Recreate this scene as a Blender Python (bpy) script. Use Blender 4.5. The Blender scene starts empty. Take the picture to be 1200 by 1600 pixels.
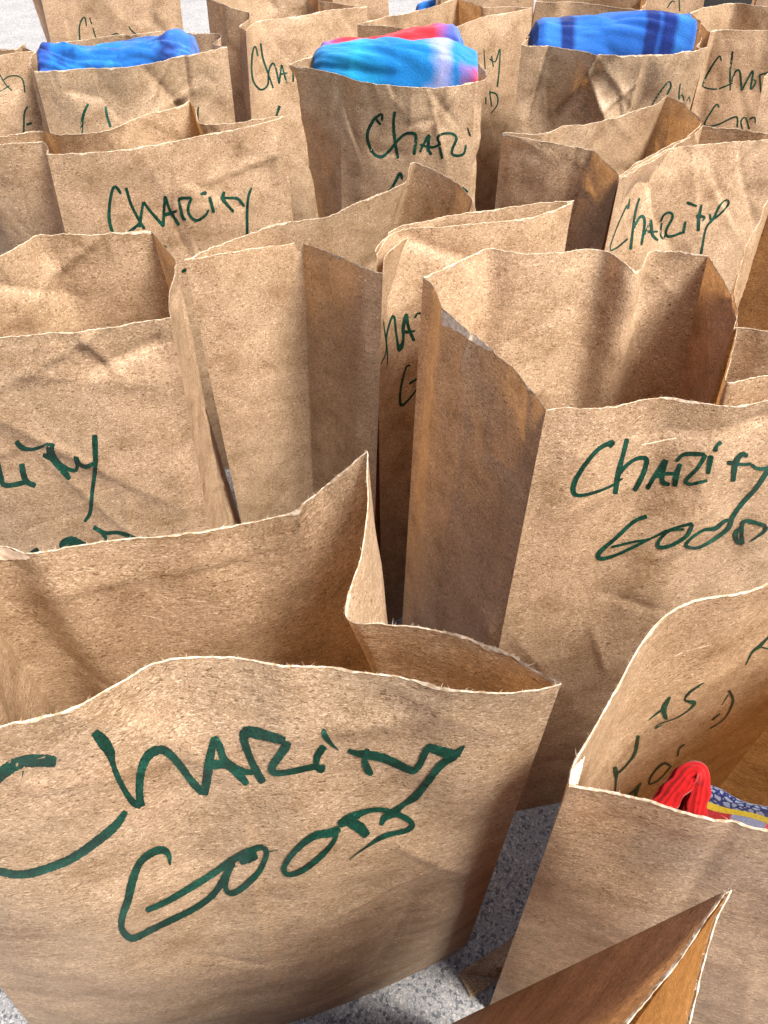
import bpy, math, random
import numpy as np
from mathutils import Vector
from mathutils.bvhtree import BVHTree

# ------------------------------------------------------------------ camera, sky, sun, exposure
scene = bpy.context.scene
COL = scene.collection
CAM_H, FPX = 0.57, 1202.0            # camera height (m), focal length in pixels of a 1200 x 1600 frame
S45 = math.sqrt(0.5)
cam_data = bpy.data.cameras.new('camera')
cam_data.sensor_fit = 'VERTICAL'
cam_data.sensor_height = 24.0
cam_data.lens = 24.0 * FPX / 1600.0
cam_data.clip_start = 0.01
cam_data.clip_end = 200.0
cam = bpy.data.objects.new('camera', cam_data)
cam.location = (0, 0, CAM_H)
cam.rotation_euler = (math.radians(45), 0, 0)
COL.objects.link(cam)
scene.camera = cam

SUN_AZ, SUN_EL = 124.0, 55.0         # degrees clockwise from +Y, degrees above the horizon
world = bpy.data.worlds.new('World')
scene.world = world
world.use_nodes = True
wn = world.node_tree
sky = wn.nodes.new('ShaderNodeTexSky')
sky.sky_type = 'NISHITA'
sky.sun_disc = False
sky.sun_elevation = math.radians(SUN_EL)
sky.sun_rotation = math.radians(SUN_AZ)
sky.dust_density = 7.0
sky.ozone_density = 0.4
sky.air_density = 0.8
wn.nodes['Background'].inputs['Strength'].default_value = 0.095
wn.links.new(sky.outputs['Color'], wn.nodes['Background'].inputs['Color'])
sun_data = bpy.data.lights.new('sun', 'SUN')
sun_data.energy = 5.0
sun_data.angle = math.radians(24)
sun_data.color = (1.0, 0.93, 0.82)
sun = bpy.data.objects.new('sun', sun_data)
a, e = math.radians(SUN_AZ), math.radians(SUN_EL)
to_sun = Vector((math.sin(a) * math.cos(e), math.cos(a) * math.cos(e), math.sin(e)))
sun.rotation_euler = to_sun.to_track_quat('Z', 'Y').to_euler()
sun.location = to_sun * 5
COL.objects.link(sun)
scene.view_settings.view_transform = 'Standard'
scene.view_settings.look = 'None'
scene.view_settings.exposure = 1.15
scene.view_settings.gamma = 1.0
scene.view_settings.use_curve_mapping = False
scene.cycles.max_bounces = 6
scene.cycles.diffuse_bounces = 4
scene.cycles.use_adaptive_sampling = True
scene.cycles.adaptive_threshold = 0.02
scene.cycles.transmission_bounces = 4

CAM = np.array([0, 0, CAM_H])


def ray(px, py):
    """world direction of the line of sight measured at a photograph pixel (unit depth)"""
    x = (px - 600) / FPX
    y = (py - 800) / FPX
    return np.array([x, S45 * (1 - y), -S45 * (1 + y)])


def at_z(px, py, z):
    d = ray(px, py)
    return CAM + d * ((CAM_H - z) / -d[2])


def at_y(px, py, y):
    d = ray(px, py)
    return CAM + d * (y / d[1])


# ------------------------------------------------------------------ materials
def new_mat(name):
    m = bpy.data.materials.new(name)
    m.use_nodes = True
    nt = m.node_tree
    for n in list(nt.nodes):
        nt.nodes.remove(n)
    out = nt.nodes.new('ShaderNodeOutputMaterial')
    return m, nt, out


def N(nt, typ, **kw):
    n = nt.nodes.new(typ)
    for k, v in kw.items():
        if k in n.inputs:
            n.inputs[k].default_value = v
        else:
            setattr(n, k, v)
    return n


def ramp(nt, src, stops):
    r = nt.nodes.new('ShaderNodeValToRGB')
    els = r.color_ramp.elements
    while len(els) < len(stops):
        els.new(0.5)
    for el, (p, c) in zip(els, stops):
        el.position = p
        el.color = c if len(c) == 4 else (*c, 1)
    nt.links.new(src, r.inputs['Fac'])
    return r.outputs['Color']


def mixc(nt, mode, fac, a_, b_):
    m = nt.nodes.new('ShaderNodeMix')
    m.data_type = 'RGBA'
    m.blend_type = mode
    for sock, v in ((m.inputs['Factor'], fac), (m.inputs['A'], a_), (m.inputs['B'], b_)):
        if hasattr(v, 'links'):
            nt.links.new(v, sock)
        elif isinstance(v, (int, float)):
            sock.default_value = v
        else:
            sock.default_value = (*v, 1)
    return [o for o in m.outputs if o.type == 'RGBA'][0]


def math_n(nt, op, a_, b_=None):
    m = nt.nodes.new('ShaderNodeMath')
    m.operation = op
    for s, v in zip(m.inputs, (a_, b_)):
        if v is None:
            continue
        if hasattr(v, 'links'):
            nt.links.new(v, s)
        else:
            s.default_value = v
    return m.outputs[0]


def uv_vec(nt, scale, rnd):
    uv = N(nt, 'ShaderNodeUVMap')
    add = N(nt, 'ShaderNodeVectorMath', operation='ADD')
    nt.links.new(uv.outputs[0], add.inputs[0])
    sc = N(nt, 'ShaderNodeVectorMath', operation='SCALE')
    comb = N(nt, 'ShaderNodeCombineXYZ')
    nt.links.new(rnd, comb.inputs[0])
    nt.links.new(rnd, comb.inputs[1])
    nt.links.new(comb.outputs[0], sc.inputs[0])
    sc.inputs['Scale'].default_value = 7.3
    nt.links.new(sc.outputs[0], add.inputs[1])
    mul = N(nt, 'ShaderNodeVectorMath', operation='MULTIPLY')
    nt.links.new(add.outputs[0], mul.inputs[0])
    mul.inputs[1].default_value = scale
    return mul.outputs[0]


def kraft(name, tone=(1, 1, 1), trans=0.29):
    m, nt, out = new_mat(name)
    info = N(nt, 'ShaderNodeObjectInfo')
    rnd = info.outputs['Random']
    # pulp fibres: short flecks lying across the sheet, and a finer grain
    fib = N(nt, 'ShaderNodeTexNoise', Scale=1.0, Detail=2.5, Roughness=0.6, Distortion=1.6)
    nt.links.new(uv_vec(nt, (560, 1000, 1), rnd), fib.inputs['Vector'])
    fine = N(nt, 'ShaderNodeTexNoise', Scale=1.0, Detail=1.0, Roughness=0.7)
    nt.links.new(uv_vec(nt, (2100, 2900, 1), rnd), fine.inputs['Vector'])
    blot = N(nt, 'ShaderNodeTexNoise', Scale=1.0, Detail=5.0, Roughness=0.68)
    nt.links.new(uv_vec(nt, (36, 46, 1), rnd), blot.inputs['Vector'])
    speck = N(nt, 'ShaderNodeTexNoise', Scale=1.0, Detail=1.0, Roughness=0.5)
    nt.links.new(uv_vec(nt, (330, 520, 1), rnd), speck.inputs['Vector'])
    c = ramp(nt, fib.outputs['Fac'], [(0.29, (0.075, 0.044, 0.023)), (0.40, (0.262, 0.181, 0.112)),
                                     (0.54, (0.355, 0.256, 0.167)), (0.70, (0.57, 0.45, 0.33))])
    g = ramp(nt, fine.outputs['Fac'], [(0.3, (0.72, 0.69, 0.66)), (0.5, (1, 1, 1)), (0.7, (1.18, 1.18, 1.18))])
    c = mixc(nt, 'MULTIPLY', 0.85, c, g)
    b = ramp(nt, blot.outputs['Fac'], [(0.30, (0.66, 0.60, 0.52)), (0.48, (1, 1, 1)), (0.66, (1.22, 1.25, 1.30))])  # paper mottling; its cream end also paints in pale highlights of creases and sheen
    c = mixc(nt, 'MULTIPLY', 0.9, c, b)
    s = ramp(nt, speck.outputs['Fac'], [(0.26, (0.42, 0.33, 0.25)), (0.33, (1, 1, 1))])
    c = mixc(nt, 'MULTIPLY', 0.75, c, s)
    c = mixc(nt, 'MULTIPLY', 1.0, c, tone)
    v = math_n(nt, 'ADD', math_n(nt, 'MULTIPLY', rnd, 0.14), 0.93)
    hsv = N(nt, 'ShaderNodeHueSaturation')
    nt.links.new(v, hsv.inputs['Value'])
    nt.links.new(c, hsv.inputs['Color'])
    c = hsv.outputs['Color']
    # relief: fibres, soft cockling and fine handling creases
    cock = N(nt, 'ShaderNodeTexNoise', Scale=1.0, Detail=2.0, Roughness=0.5)
    nt.links.new(uv_vec(nt, (45, 38, 1), rnd), cock.inputs['Vector'])
    b1 = N(nt, 'ShaderNodeBump', Strength=0.45, Distance=0.00035)
    nt.links.new(fib.outputs['Fac'], b1.inputs['Height'])
    b2 = N(nt, 'ShaderNodeBump', Strength=0.5, Distance=0.0012)
    nt.links.new(cock.outputs['Fac'], b2.inputs['Height'])
    nt.links.new(b1.outputs[0], b2.inputs['Normal'])
    b3 = b2
    p = N(nt, 'ShaderNodeBsdfPrincipled', Roughness=0.5)
    p.inputs['Specular IOR Level'].default_value = 0.45
    nt.links.new(c, p.inputs['Base Color'])
    nt.links.new(b3.outputs[0], p.inputs['Normal'])
    t = N(nt, 'ShaderNodeBsdfTranslucent')
    tc = mixc(nt, 'MULTIPLY', 1.0, c, (1.45, 0.98, 0.50))
    nt.links.new(tc, t.inputs['Color'])
    nt.links.new(b3.outputs[0], t.inputs['Normal'])
    mix = N(nt, 'ShaderNodeMixShader', Fac=trans)
    nt.links.new(p.outputs[0], mix.inputs[1])
    nt.links.new(t.outputs[0], mix.inputs[2])
    nt.links.new(mix.outputs[0], out.inputs['Surface'])
    return m


def ink_mat():
    m, nt, out = new_mat('green_marker_ink')
    tc = N(nt, 'ShaderNodeTexCoord')
    n = N(nt, 'ShaderNodeTexNoise', Scale=1100.0, Detail=2.0, Roughness=0.7)
    n2 = N(nt, 'ShaderNodeTexNoise', Scale=130.0, Detail=2.0, Roughness=0.6)
    nt.links.new(tc.outputs['Object'], n.inputs['Vector'])
    nt.links.new(tc.outputs['Object'], n2.inputs['Vector'])
    f = math_n(nt, 'ADD', math_n(nt, 'MULTIPLY', n.outputs['Fac'], 0.55), math_n(nt, 'MULTIPLY', n2.outputs['Fac'], 0.45))
    c = ramp(nt, f, [(0.36, (0.001, 0.009, 0.006)), (0.5, (0.0015, 0.027, 0.0175)), (0.62, (0.005, 0.055, 0.036)), (0.72, (0.03, 0.12, 0.08))])
    p = N(nt, 'ShaderNodeBsdfPrincipled', Roughness=0.5)
    p.inputs['Specular IOR Level'].default_value = 0.25
    nt.links.new(c, p.inputs['Base Color'])
    nt.links.new(p.outputs[0], out.inputs['Surface'])
    return m


def edge_mat():
    m, nt, out = new_mat('torn_paper_fibre')
    tc = N(nt, 'ShaderNodeTexCoord')
    n = N(nt, 'ShaderNodeTexNoise', Scale=600.0, Detail=3.0)
    nt.links.new(tc.outputs['Object'], n.inputs['Vector'])
    c = ramp(nt, n.outputs['Fac'], [(0.38, (0.46, 0.33, 0.21)), (0.6, (0.76, 0.66, 0.54))])
    p = N(nt, 'ShaderNodeBsdfPrincipled', Roughness=0.9)
    nt.links.new(c, p.inputs['Base Color'])
    t = N(nt, 'ShaderNodeBsdfTranslucent')
    nt.links.new(c, t.inputs['Color'])
    mix = N(nt, 'ShaderNodeMixShader', Fac=0.3)
    nt.links.new(p.outputs[0], mix.inputs[1])
    nt.links.new(t.outputs[0], mix.inputs[2])
    nt.links.new(mix.outputs[0], out.inputs['Surface'])
    return m


def concrete_mat():
    m, nt, out = new_mat('speckled_concrete')
    tc = N(nt, 'ShaderNodeTexCoord')
    o = tc.outputs['Object']
    v1 = N(nt, 'ShaderNodeTexVoronoi', Scale=520.0, Randomness=1.0)
    v2 = N(nt, 'ShaderNodeTexVoronoi', Scale=1000.0, Randomness=1.0)
    n1 = N(nt, 'ShaderNodeTexNoise', Scale=900.0, Detail=4.0, Roughness=0.7)
    n2 = N(nt, 'ShaderNodeTexNoise', Scale=14.0, Detail=6.0, Roughness=0.6)
    n3 = N(nt, 'ShaderNodeTexNoise', Scale=160.0, Detail=4.0, Roughness=0.65)
    for n in (v1, v2, n1, n2, n3):
        nt.links.new(o, n.inputs['Vector'])
    base = ramp(nt, n1.outputs['Fac'], [(0.3, (0.125, 0.128, 0.138)), (0.5, (0.225, 0.23, 0.243)), (0.7, (0.37, 0.373, 0.38))])
    sep1 = N(nt, 'ShaderNodeSeparateColor')
    nt.links.new(v1.outputs['Color'], sep1.inputs[0])
    st1 = ramp(nt, sep1.outputs[0], [(0.0, (0.28, 0.31, 0.37)), (0.12, (0.45, 0.48, 0.54)), (0.2, (1, 1, 1)), (0.85, (1, 1, 1)), (0.93, (1.5, 1.47, 1.42))])
    sep2 = N(nt, 'ShaderNodeSeparateColor')
    nt.links.new(v2.outputs['Color'], sep2.inputs[0])
    st2 = ramp(nt, sep2.outputs[1], [(0.0, (0.45, 0.48, 0.52)), (0.2, (0.75, 0.77, 0.80)), (0.35, (1, 1, 1)), (0.8, (1, 1, 1)), (0.95, (1.35, 1.33, 1.3))])
    c = mixc(nt, 'MULTIPLY', 0.9, base, st1)
    c = mixc(nt, 'MULTIPLY', 0.85, c, st2)
    big = ramp(nt, n2.outputs['Fac'], [(0.3, (0.84, 0.84, 0.85)), (0.7, (1.1, 1.1, 1.09))])
    c = mixc(nt, 'MULTIPLY', 1.0, c, big)
    bp = N(nt, 'ShaderNodeBump', Strength=0.6, Distance=0.001)
    nt.links.new(n3.outputs['Fac'], bp.inputs['Height'])
    bq = N(nt, 'ShaderNodeBump', Strength=0.4, Distance=0.0006)
    nt.links.new(n1.outputs['Fac'], bq.inputs['Height'])
    nt.links.new(bp.outputs[0], bq.inputs['Normal'])
    p = N(nt, 'ShaderNodeBsdfPrincipled', Roughness=0.85)
    nt.links.new(c, p.inputs['Base Color'])
    nt.links.new(bq.outputs[0], p.inputs['Normal'])
    nt.links.new(p.outputs[0], out.inputs['Surface'])
    return m


def cloth_mat(name, pattern, nap=0.002):
    """pattern: function(nt, u, v) -> colour socket; u runs along the cloth, v across it (0..1)"""
    m, nt, out = new_mat(name)
    uv = N(nt, 'ShaderNodeUVMap')
    sep = N(nt, 'ShaderNodeSeparateXYZ')
    nt.links.new(uv.outputs[0], sep.inputs[0])
    tc = N(nt, 'ShaderNodeTexCoord')
    c = pattern(nt, sep.outputs[0], sep.outputs[1], tc.outputs['Object'], uv.outputs[0])
    n = N(nt, 'ShaderNodeTexNoise', Scale=900.0, Detail=4.0, Roughness=0.75)
    nt.links.new(tc.outputs['Object'], n.inputs['Vector'])
    fz = ramp(nt, n.outputs['Fac'], [(0.3, (0.72, 0.72, 0.74)), (0.7, (1.2, 1.2, 1.18))])
    c = mixc(nt, 'MULTIPLY', 0.8, c, fz)
    b = N(nt, 'ShaderNodeBump', Strength=0.7, Distance=nap)
    nt.links.new(n.outputs['Fac'], b.inputs['Height'])
    p = N(nt, 'ShaderNodeBsdfPrincipled', Roughness=0.95)
    p.inputs['Specular IOR Level'].default_value = 0.1
    p.inputs['Sheen Weight'].default_value = 0.15
    p.inputs['Sheen Roughness'].default_value = 0.5
    nt.links.new(c, p.inputs['Base Color'])
    nt.links.new(b.outputs[0], p.inputs['Normal'])
    nt.links.new(p.outputs[0], out.inputs['Surface'])
    return m


def warp(nt, u, obj, scale, amt):
    n = N(nt, 'ShaderNodeTexNoise', Scale=scale, Detail=2.0)
    nt.links.new(obj, n.inputs['Vector'])
    return math_n(nt, 'ADD', u, math_n(nt, 'MULTIPLY', math_n(nt, 'SUBTRACT', n.outputs['Fac'], 0.5), amt))


def pat_blue(nt, u, v, obj, uv):
    w = warp(nt, u, obj, 45.0, 0.25)
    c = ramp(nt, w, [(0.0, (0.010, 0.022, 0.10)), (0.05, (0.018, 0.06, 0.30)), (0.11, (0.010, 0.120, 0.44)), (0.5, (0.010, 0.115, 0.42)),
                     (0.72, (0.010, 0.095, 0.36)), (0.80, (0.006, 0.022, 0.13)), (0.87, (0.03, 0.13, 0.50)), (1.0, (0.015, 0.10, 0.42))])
    n = N(nt, 'ShaderNodeTexNoise', Scale=55.0, Detail=3.0)
    nt.links.new(obj, n.inputs['Vector'])
    pa = ramp(nt, n.outputs['Fac'], [(0.36, (0.35, 0.36, 0.45)), (0.46, (1, 1, 1)), (0.60, (1, 1, 1)), (0.68, (2.4, 1.7, 1.15))])
    return mixc(nt, 'MULTIPLY', 0.8, c, pa)


def pat_dye(nt, u, v, obj, uv):
    w = warp(nt, u, obj, 30.0, 0.22)
    c = ramp(nt, w, [(0.0, (0.006, 0.10, 0.30)), (0.16, (0.005, 0.20, 0.50)), (0.30, (0.012, 0.29, 0.56)), (0.44, (0.005, 0.16, 0.48)),
                     (0.66, (0.010, 0.18, 0.52)), (0.74, (0.26, 0.30, 0.58)), (0.79, (0.22, 0.27, 0.58)), (0.86, (0.015, 0.17, 0.52)), (1.0, (0.03, 0.17, 0.52))])
    # coral red bleeding in on the crown of the fold and at the lower right
    w2 = warp(nt, v, obj, 40.0, 0.14)
    band = ramp(nt, w2, [(0.50, (0, 0, 0)), (0.56, (1, 1, 1)), (0.68, (1, 1, 1)), (0.76, (0, 0, 0))])
    along = ramp(nt, w, [(0.05, (0, 0, 0)), (0.12, (0.7, 0.7, 0.7)), (0.30, (0.8, 0.8, 0.8)), (0.42, (0, 0, 0))])
    f1 = mixc(nt, 'MULTIPLY', 1.0, band, along)
    low = ramp(nt, w2, [(0.22, (1, 1, 1)), (0.30, (0, 0, 0))])
    right = ramp(nt, w, [(0.88, (0, 0, 0)), (0.95, (1, 1, 1))])
    f2 = mixc(nt, 'MULTIPLY', 1.0, low, right)
    f = mixc(nt, 'ADD', 1.0, f1, f2)
    bw = N(nt, 'ShaderNodeRGBToBW')
    nt.links.new(f, bw.inputs[0])
    return mixc(nt, 'MIX', bw.outputs[0], c, (0.50, 0.020, 0.035))


def pat_plaid(nt, u, v, obj, uv):
    w = warp(nt, u, obj, 40.0, 0.03)
    c = ramp(nt, w, [(0.0, (0.0090, 0.0500, 0.2520)), (0.13, (0.0135, 0.0850, 0.3600)), (0.17, (0.0270, 0.1500, 0.4920)), (0.23, (0.0225, 0.1300, 0.4560)),
                     (0.25, (0.0054, 0.0225, 0.1440)), (0.30, (0.0054, 0.0225, 0.1440)), (0.33, (0.0225, 0.1300, 0.4680)), (0.46, (0.0158, 0.1100, 0.4320)),
                     (0.68, (0.0113, 0.0900, 0.3960)), (0.70, (0.0045, 0.0200, 0.1440)), (0.755, (0.0045, 0.0200, 0.1440)), (0.77, (0.0135, 0.0700, 0.3300)),
                     (0.79, (0.0045, 0.0200, 0.1500)), (0.84, (0.0054, 0.0250, 0.1800)), (0.87, (0.0225, 0.1500, 0.5040)), (0.93, (0.0180, 0.1100, 0.4200)), (1.0, (0.0135, 0.0650, 0.3120))])
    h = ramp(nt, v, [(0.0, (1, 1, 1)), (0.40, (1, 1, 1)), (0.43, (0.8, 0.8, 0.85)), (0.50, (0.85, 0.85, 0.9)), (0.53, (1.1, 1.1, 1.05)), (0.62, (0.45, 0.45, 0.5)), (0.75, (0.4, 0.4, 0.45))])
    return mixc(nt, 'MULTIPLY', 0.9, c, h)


def pat_red(nt, u, v, obj, uv):
    n = N(nt, 'ShaderNodeTexNoise', Scale=300.0)
    nt.links.new(obj, n.inputs['Vector'])
    return ramp(nt, n.outputs['Fac'], [(0.3, (0.17, 0.002, 0.003)), (0.7, (0.30, 0.004, 0.005))])


def pat_sock(nt, u, v, obj, uv):
    """grey-lavender knit with navy stitches, a yellow stripe, then red and lavender blocks"""
    grey, navy = (0.105, 0.12, 0.175), (0.006, 0.009, 0.05)
    vo = N(nt, 'ShaderNodeTexVoronoi', feature='DISTANCE_TO_EDGE', Scale=1.0)
    mp = N(nt, 'ShaderNodeVectorMath', operation='MULTIPLY')
    mp.inputs[1].default_value = (12, 9, 1)
    nt.links.new(uv, mp.inputs[0])
    nt.links.new(mp.outputs[0], vo.inputs['Vector'])
    f = ramp(nt, vo.outputs['Distance'], [(0.10, (1, 1, 1)), (0.16, (0, 0, 0))])
    top = mixc(nt, 'MIX', f, grey, navy)
    blocks = ramp(nt, u, [(0.0, (0.22, 0.004, 0.006)), (0.28, (0.22, 0.004, 0.006)), (0.31, (0.14, 0.16, 0.27)), (0.66, (0.14, 0.16, 0.27)), (0.69, (0.40, 0.006, 0.01))])
    isy = ramp(nt, v, [(0.60, (0, 0, 0)), (0.61, (1, 1, 1)), (0.71, (1, 1, 1)), (0.72, (0, 0, 0))])
    low = ramp(nt, v, [(0.71, (0, 0, 0)), (0.72, (1, 1, 1))])
    c = mixc(nt, 'MIX', low, top, blocks)
    return mixc(nt, 'MIX', isy, c, (0.30, 0.225, 0.006))


def plain_mat(name, col, rough=0.8):
    m, nt, out = new_mat(name)
    tc = N(nt, 'ShaderNodeTexCoord')
    n = N(nt, 'ShaderNodeTexNoise', Scale=400.0, Detail=3.0)
    nt.links.new(tc.outputs['Object'], n.inputs['Vector'])
    c = ramp(nt, n.outputs['Fac'], [(0.3, tuple(x * 0.7 for x in col)), (0.7, tuple(x * 1.3 for x in col))])
    p = N(nt, 'ShaderNodeBsdfPrincipled', Roughness=rough)
    nt.links.new(c, p.inputs['Base Color'])
    nt.links.new(p.outputs[0], out.inputs['Surface'])
    return m


PAPER = kraft('kraft_paper')
INK = ink_mat()
EDGE = edge_mat()


# ------------------------------------------------------------------ mesh helpers
def mesh_obj(name, verts, faces, mat, parent=None, uvs=None, smooth=True, origin=None):
    """one mesh object; verts in world space, stored relative to the parent's origin"""
    verts = np.asarray(verts, dtype=np.float64)
    if parent is not None:
        loc = np.array(ORIGIN[parent.name])
    elif origin is not None:
        loc = np.array(origin)
    else:
        loc = np.zeros(3)
    me = bpy.data.meshes.new(name)
    me.from_pydata((verts - loc).tolist(), [], [tuple(f) for f in faces])
    if smooth:
        me.polygons.foreach_set('use_smooth', [True] * len(me.polygons))
    if uvs is not None:
        lay = me.uv_layers.new(name='UVMap')
        idx = np.empty(len(me.loops), dtype=np.int32)
        me.loops.foreach_get('vertex_index', idx)
        lay.data.foreach_set('uv', np.asarray(uvs, dtype=np.float32)[idx].ravel())
    me.materials.append(mat)
    me.update()
    o = bpy.data.objects.new(name, me)
    COL.objects.link(o)
    if parent is not None:
        o.parent = parent
        ORIGIN[o.name] = tuple(loc)
    else:
        o.location = loc
        ORIGIN[o.name] = tuple(loc)
    return o


ORIGIN = {}


def tag(o, label, cat, group=None):
    o['label'] = label
    o['category'] = cat
    if group:
        o['group'] = group
    return o


def thing(name, label, cat, loc, group=None):
    o = bpy.data.objects.new(name, None)
    o.empty_display_size = 0.02
    o.location = loc
    COL.objects.link(o)
    ORIGIN[o.name] = tuple(loc)
    return tag(o, label, cat, group)


def polyline(pts, n, smooth=0.035):
    pts = np.asarray(pts, float)
    seg = np.r_[0, np.cumsum(np.linalg.norm(np.diff(pts, axis=0), axis=1))]
    t = np.linspace(0, seg[-1], n)
    out = np.stack([np.interp(t, seg, pts[:, k]) for k in range(3)], 1)
    k = int(max(1, round(smooth * n)))
    for _ in range(2):
        pad = np.concatenate([2 * out[:1] - out[k:0:-1], out, 2 * out[-1:] - out[-2:-k - 2:-1]])
        ker = np.ones(2 * k + 1) / (2 * k + 1)
        out = np.stack([np.convolve(pad[:, c], ker, 'valid') for c in range(3)], 1)
    return out


def vnoise(x, seed, octaves=3):
    """smooth 1-D value noise of an array"""
    r = np.random.RandomState(seed)
    tab = r.uniform(-1, 1, 512)
    s = np.zeros_like(x)
    amp, f = 1.0, 1.0
    for _ in range(octaves):
        y = x * f
        i = np.floor(y).astype(int)
        t = y - i
        t = t * t * (3 - 2 * t)
        s += amp * (tab[i % 512] * (1 - t) + tab[(i + 1) % 512] * t)
        amp *= 0.55
        f *= 2.1
    return s


def panel_grid(base0, base1, rim, nv, seed, bulge=0.0, base_bulge=0.0, crumple=1.0, ncrease=9, extra=(), rim_pow=1.0, out_dir=None, centre=0.0):
    """sheet of paper from the base edge (base0 -> base1) up to the rim curve; returns (nv, nu, 3) points and their size in metres"""
    nu = len(rim)
    rs = np.random.RandomState(seed)
    u = np.linspace(0, 1, nu)[None, :, None]
    v = (np.linspace(0, 1, nv) ** 0.9)[:, None, None]
    base0, base1 = np.asarray(base0, float), np.asarray(base1, float)
    b = base0 * (1 - u) + base1 * u
    if base_bulge:
        w = np.sin(math.pi * u) ** 0.8
        b = b + base_bulge * w * np.asarray(out_dir)[None, None, :]
    r_line = rim[0] * (1 - u) + rim[-1] * u
    det = rim[None] - r_line
    # height detail goes all the way down, sideways detail fades towards the base
    fade = v ** rim_pow
    P = b * (1 - v) + r_line * v
    P = P + np.concatenate([det[..., :2] * fade, det[..., 2:] * v], axis=2)
    up = rim.mean(0) - (base0 + base1) / 2
    al = base1 - base0
    nrm = np.cross(al, up)
    nrm /= np.linalg.norm(nrm)
    W = np.linalg.norm(np.diff(rim, axis=0), axis=1).sum()
    H = np.linalg.norm(up)
    U, V = u[..., 0] * W, v[..., 0] * H
    U, V = np.broadcast_to(U, (nv, nu)), np.broadcast_to(V, (nv, nu))
    d = bulge * np.sin(math.pi * u[..., 0]) * np.sin(math.pi * np.clip(v[..., 0] * 0.92 + 0.02, 0, 1))
    d = np.broadcast_to(d, (nv, nu)).copy()
    # sharp handling creases: a ridge or valley with a soft flank
    cr = []
    for _ in range(ncrease):
        cu, cv = rs.uniform(0.05, 0.95) * W, rs.beta(2.6, 1.1) * H
        an = rs.choice([rs.uniform(-0.5, 0.5), rs.uniform(0.6, 1.2), rs.uniform(-1.2, -0.6), rs.uniform(1.2, 1.9)])
        cr.append((cu, cv, an, rs.uniform(0.015, 0.06), rs.uniform(0.002, 0.008), rs.choice([-1, 1]) * rs.uniform(0.0005, 0.0018)))
    for _ in range(ncrease + 4):
        cu, cv = rs.uniform(0.05, 0.95) * W, rs.beta(3.0, 1.0) * H
        cr.append((cu, cv, rs.uniform(-1.6, 1.6), rs.uniform(0.006, 0.024), rs.uniform(0.0016, 0.0032), rs.choice([-1, 1]) * rs.uniform(0.0003, 0.0009)))
    for cu, cv, an, L, wd, am in list(cr) + list(extra):
        x = (U - cu) * math.cos(an) + (V - cv) * math.sin(an)
        y = -(U - cu) * math.sin(an) + (V - cv) * math.cos(an)
        side = np.where(y > 0, 1.0, 0.45)
        d += crumple * am * np.exp(-np.abs(y) / (wd * side)) * np.exp(-(np.abs(x) / L) ** 3)
    # crumpled facets: random heights on a triangular lattice, joined by flat triangles, stronger towards the mouth
    for cell, amp, k in ((0.052, 0.0022, 0), (0.024, 0.0007, 1)):
        wx = U + 0.006 * np.sin(V * 40 + k)
        wy = V + 0.006 * np.sin(U * 35 + 2 * k)
        x, y = wx / cell + rs.uniform(0, 50), wy / cell + rs.uniform(0, 50)
        sk = (x + y) * 0.366
        gx, gy = x + sk, y + sk
        ix, iy = np.floor(gx).astype(int), np.floor(gy).astype(int)
        fx, fy = gx - ix, gy - iy
        tab = rs.uniform(-1, 1, (128, 128)) * (rs.rand(128, 128) < 0.6)
        h00, h11 = tab[ix % 128, iy % 128], tab[(ix + 1) % 128, (iy + 1) % 128]
        h10, h01 = tab[(ix + 1) % 128, iy % 128], tab[ix % 128, (iy + 1) % 128]
        hh = np.where(fx > fy, h00 * (1 - fx) + h10 * (fx - fy) + h11 * fy, h00 * (1 - fy) + h01 * (fy - fx) + h11 * fx)
        d += crumple * amp * hh * (0.3 + 0.7 * v[..., 0] ** 1.5)
    # slow cockling of the whole sheet
    for k in range(5):
        fx, fy, ph = rs.uniform(8, 42), rs.uniform(6, 30), rs.uniform(0, 6.28)
        d += 0.0005 * np.sin(U * fx * 2 + V * fy + ph) * np.sin(V * fy * 1.7 - U * fx * 0.5 + ph * 2)
    if centre:
        d += -centre * np.exp(-np.abs(U - W / 2) / 0.004)
    # fold line left by the flattened bottom
    d += -0.0011 * np.exp(-np.abs(V - 0.062) / 0.006)
    win = np.clip(u[..., 0] / 0.07, 0, 1) * np.clip((1 - u[..., 0]) / 0.07, 0, 1)
    win = win * np.clip(v[..., 0] / 0.05, 0, 1)
    P = P + (d * win)[..., None] * nrm
    return P, W, H


def grid_faces(nv, nu):
    i = np.arange((nv - 1) * nu).reshape(nv - 1, nu)[:, :-1].ravel()
    return np.stack([i, i + 1, i + nu + 1, i + nu], 1).tolist()


SURF = {}          # (bag key, panel key) -> (object, BVH)


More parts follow.
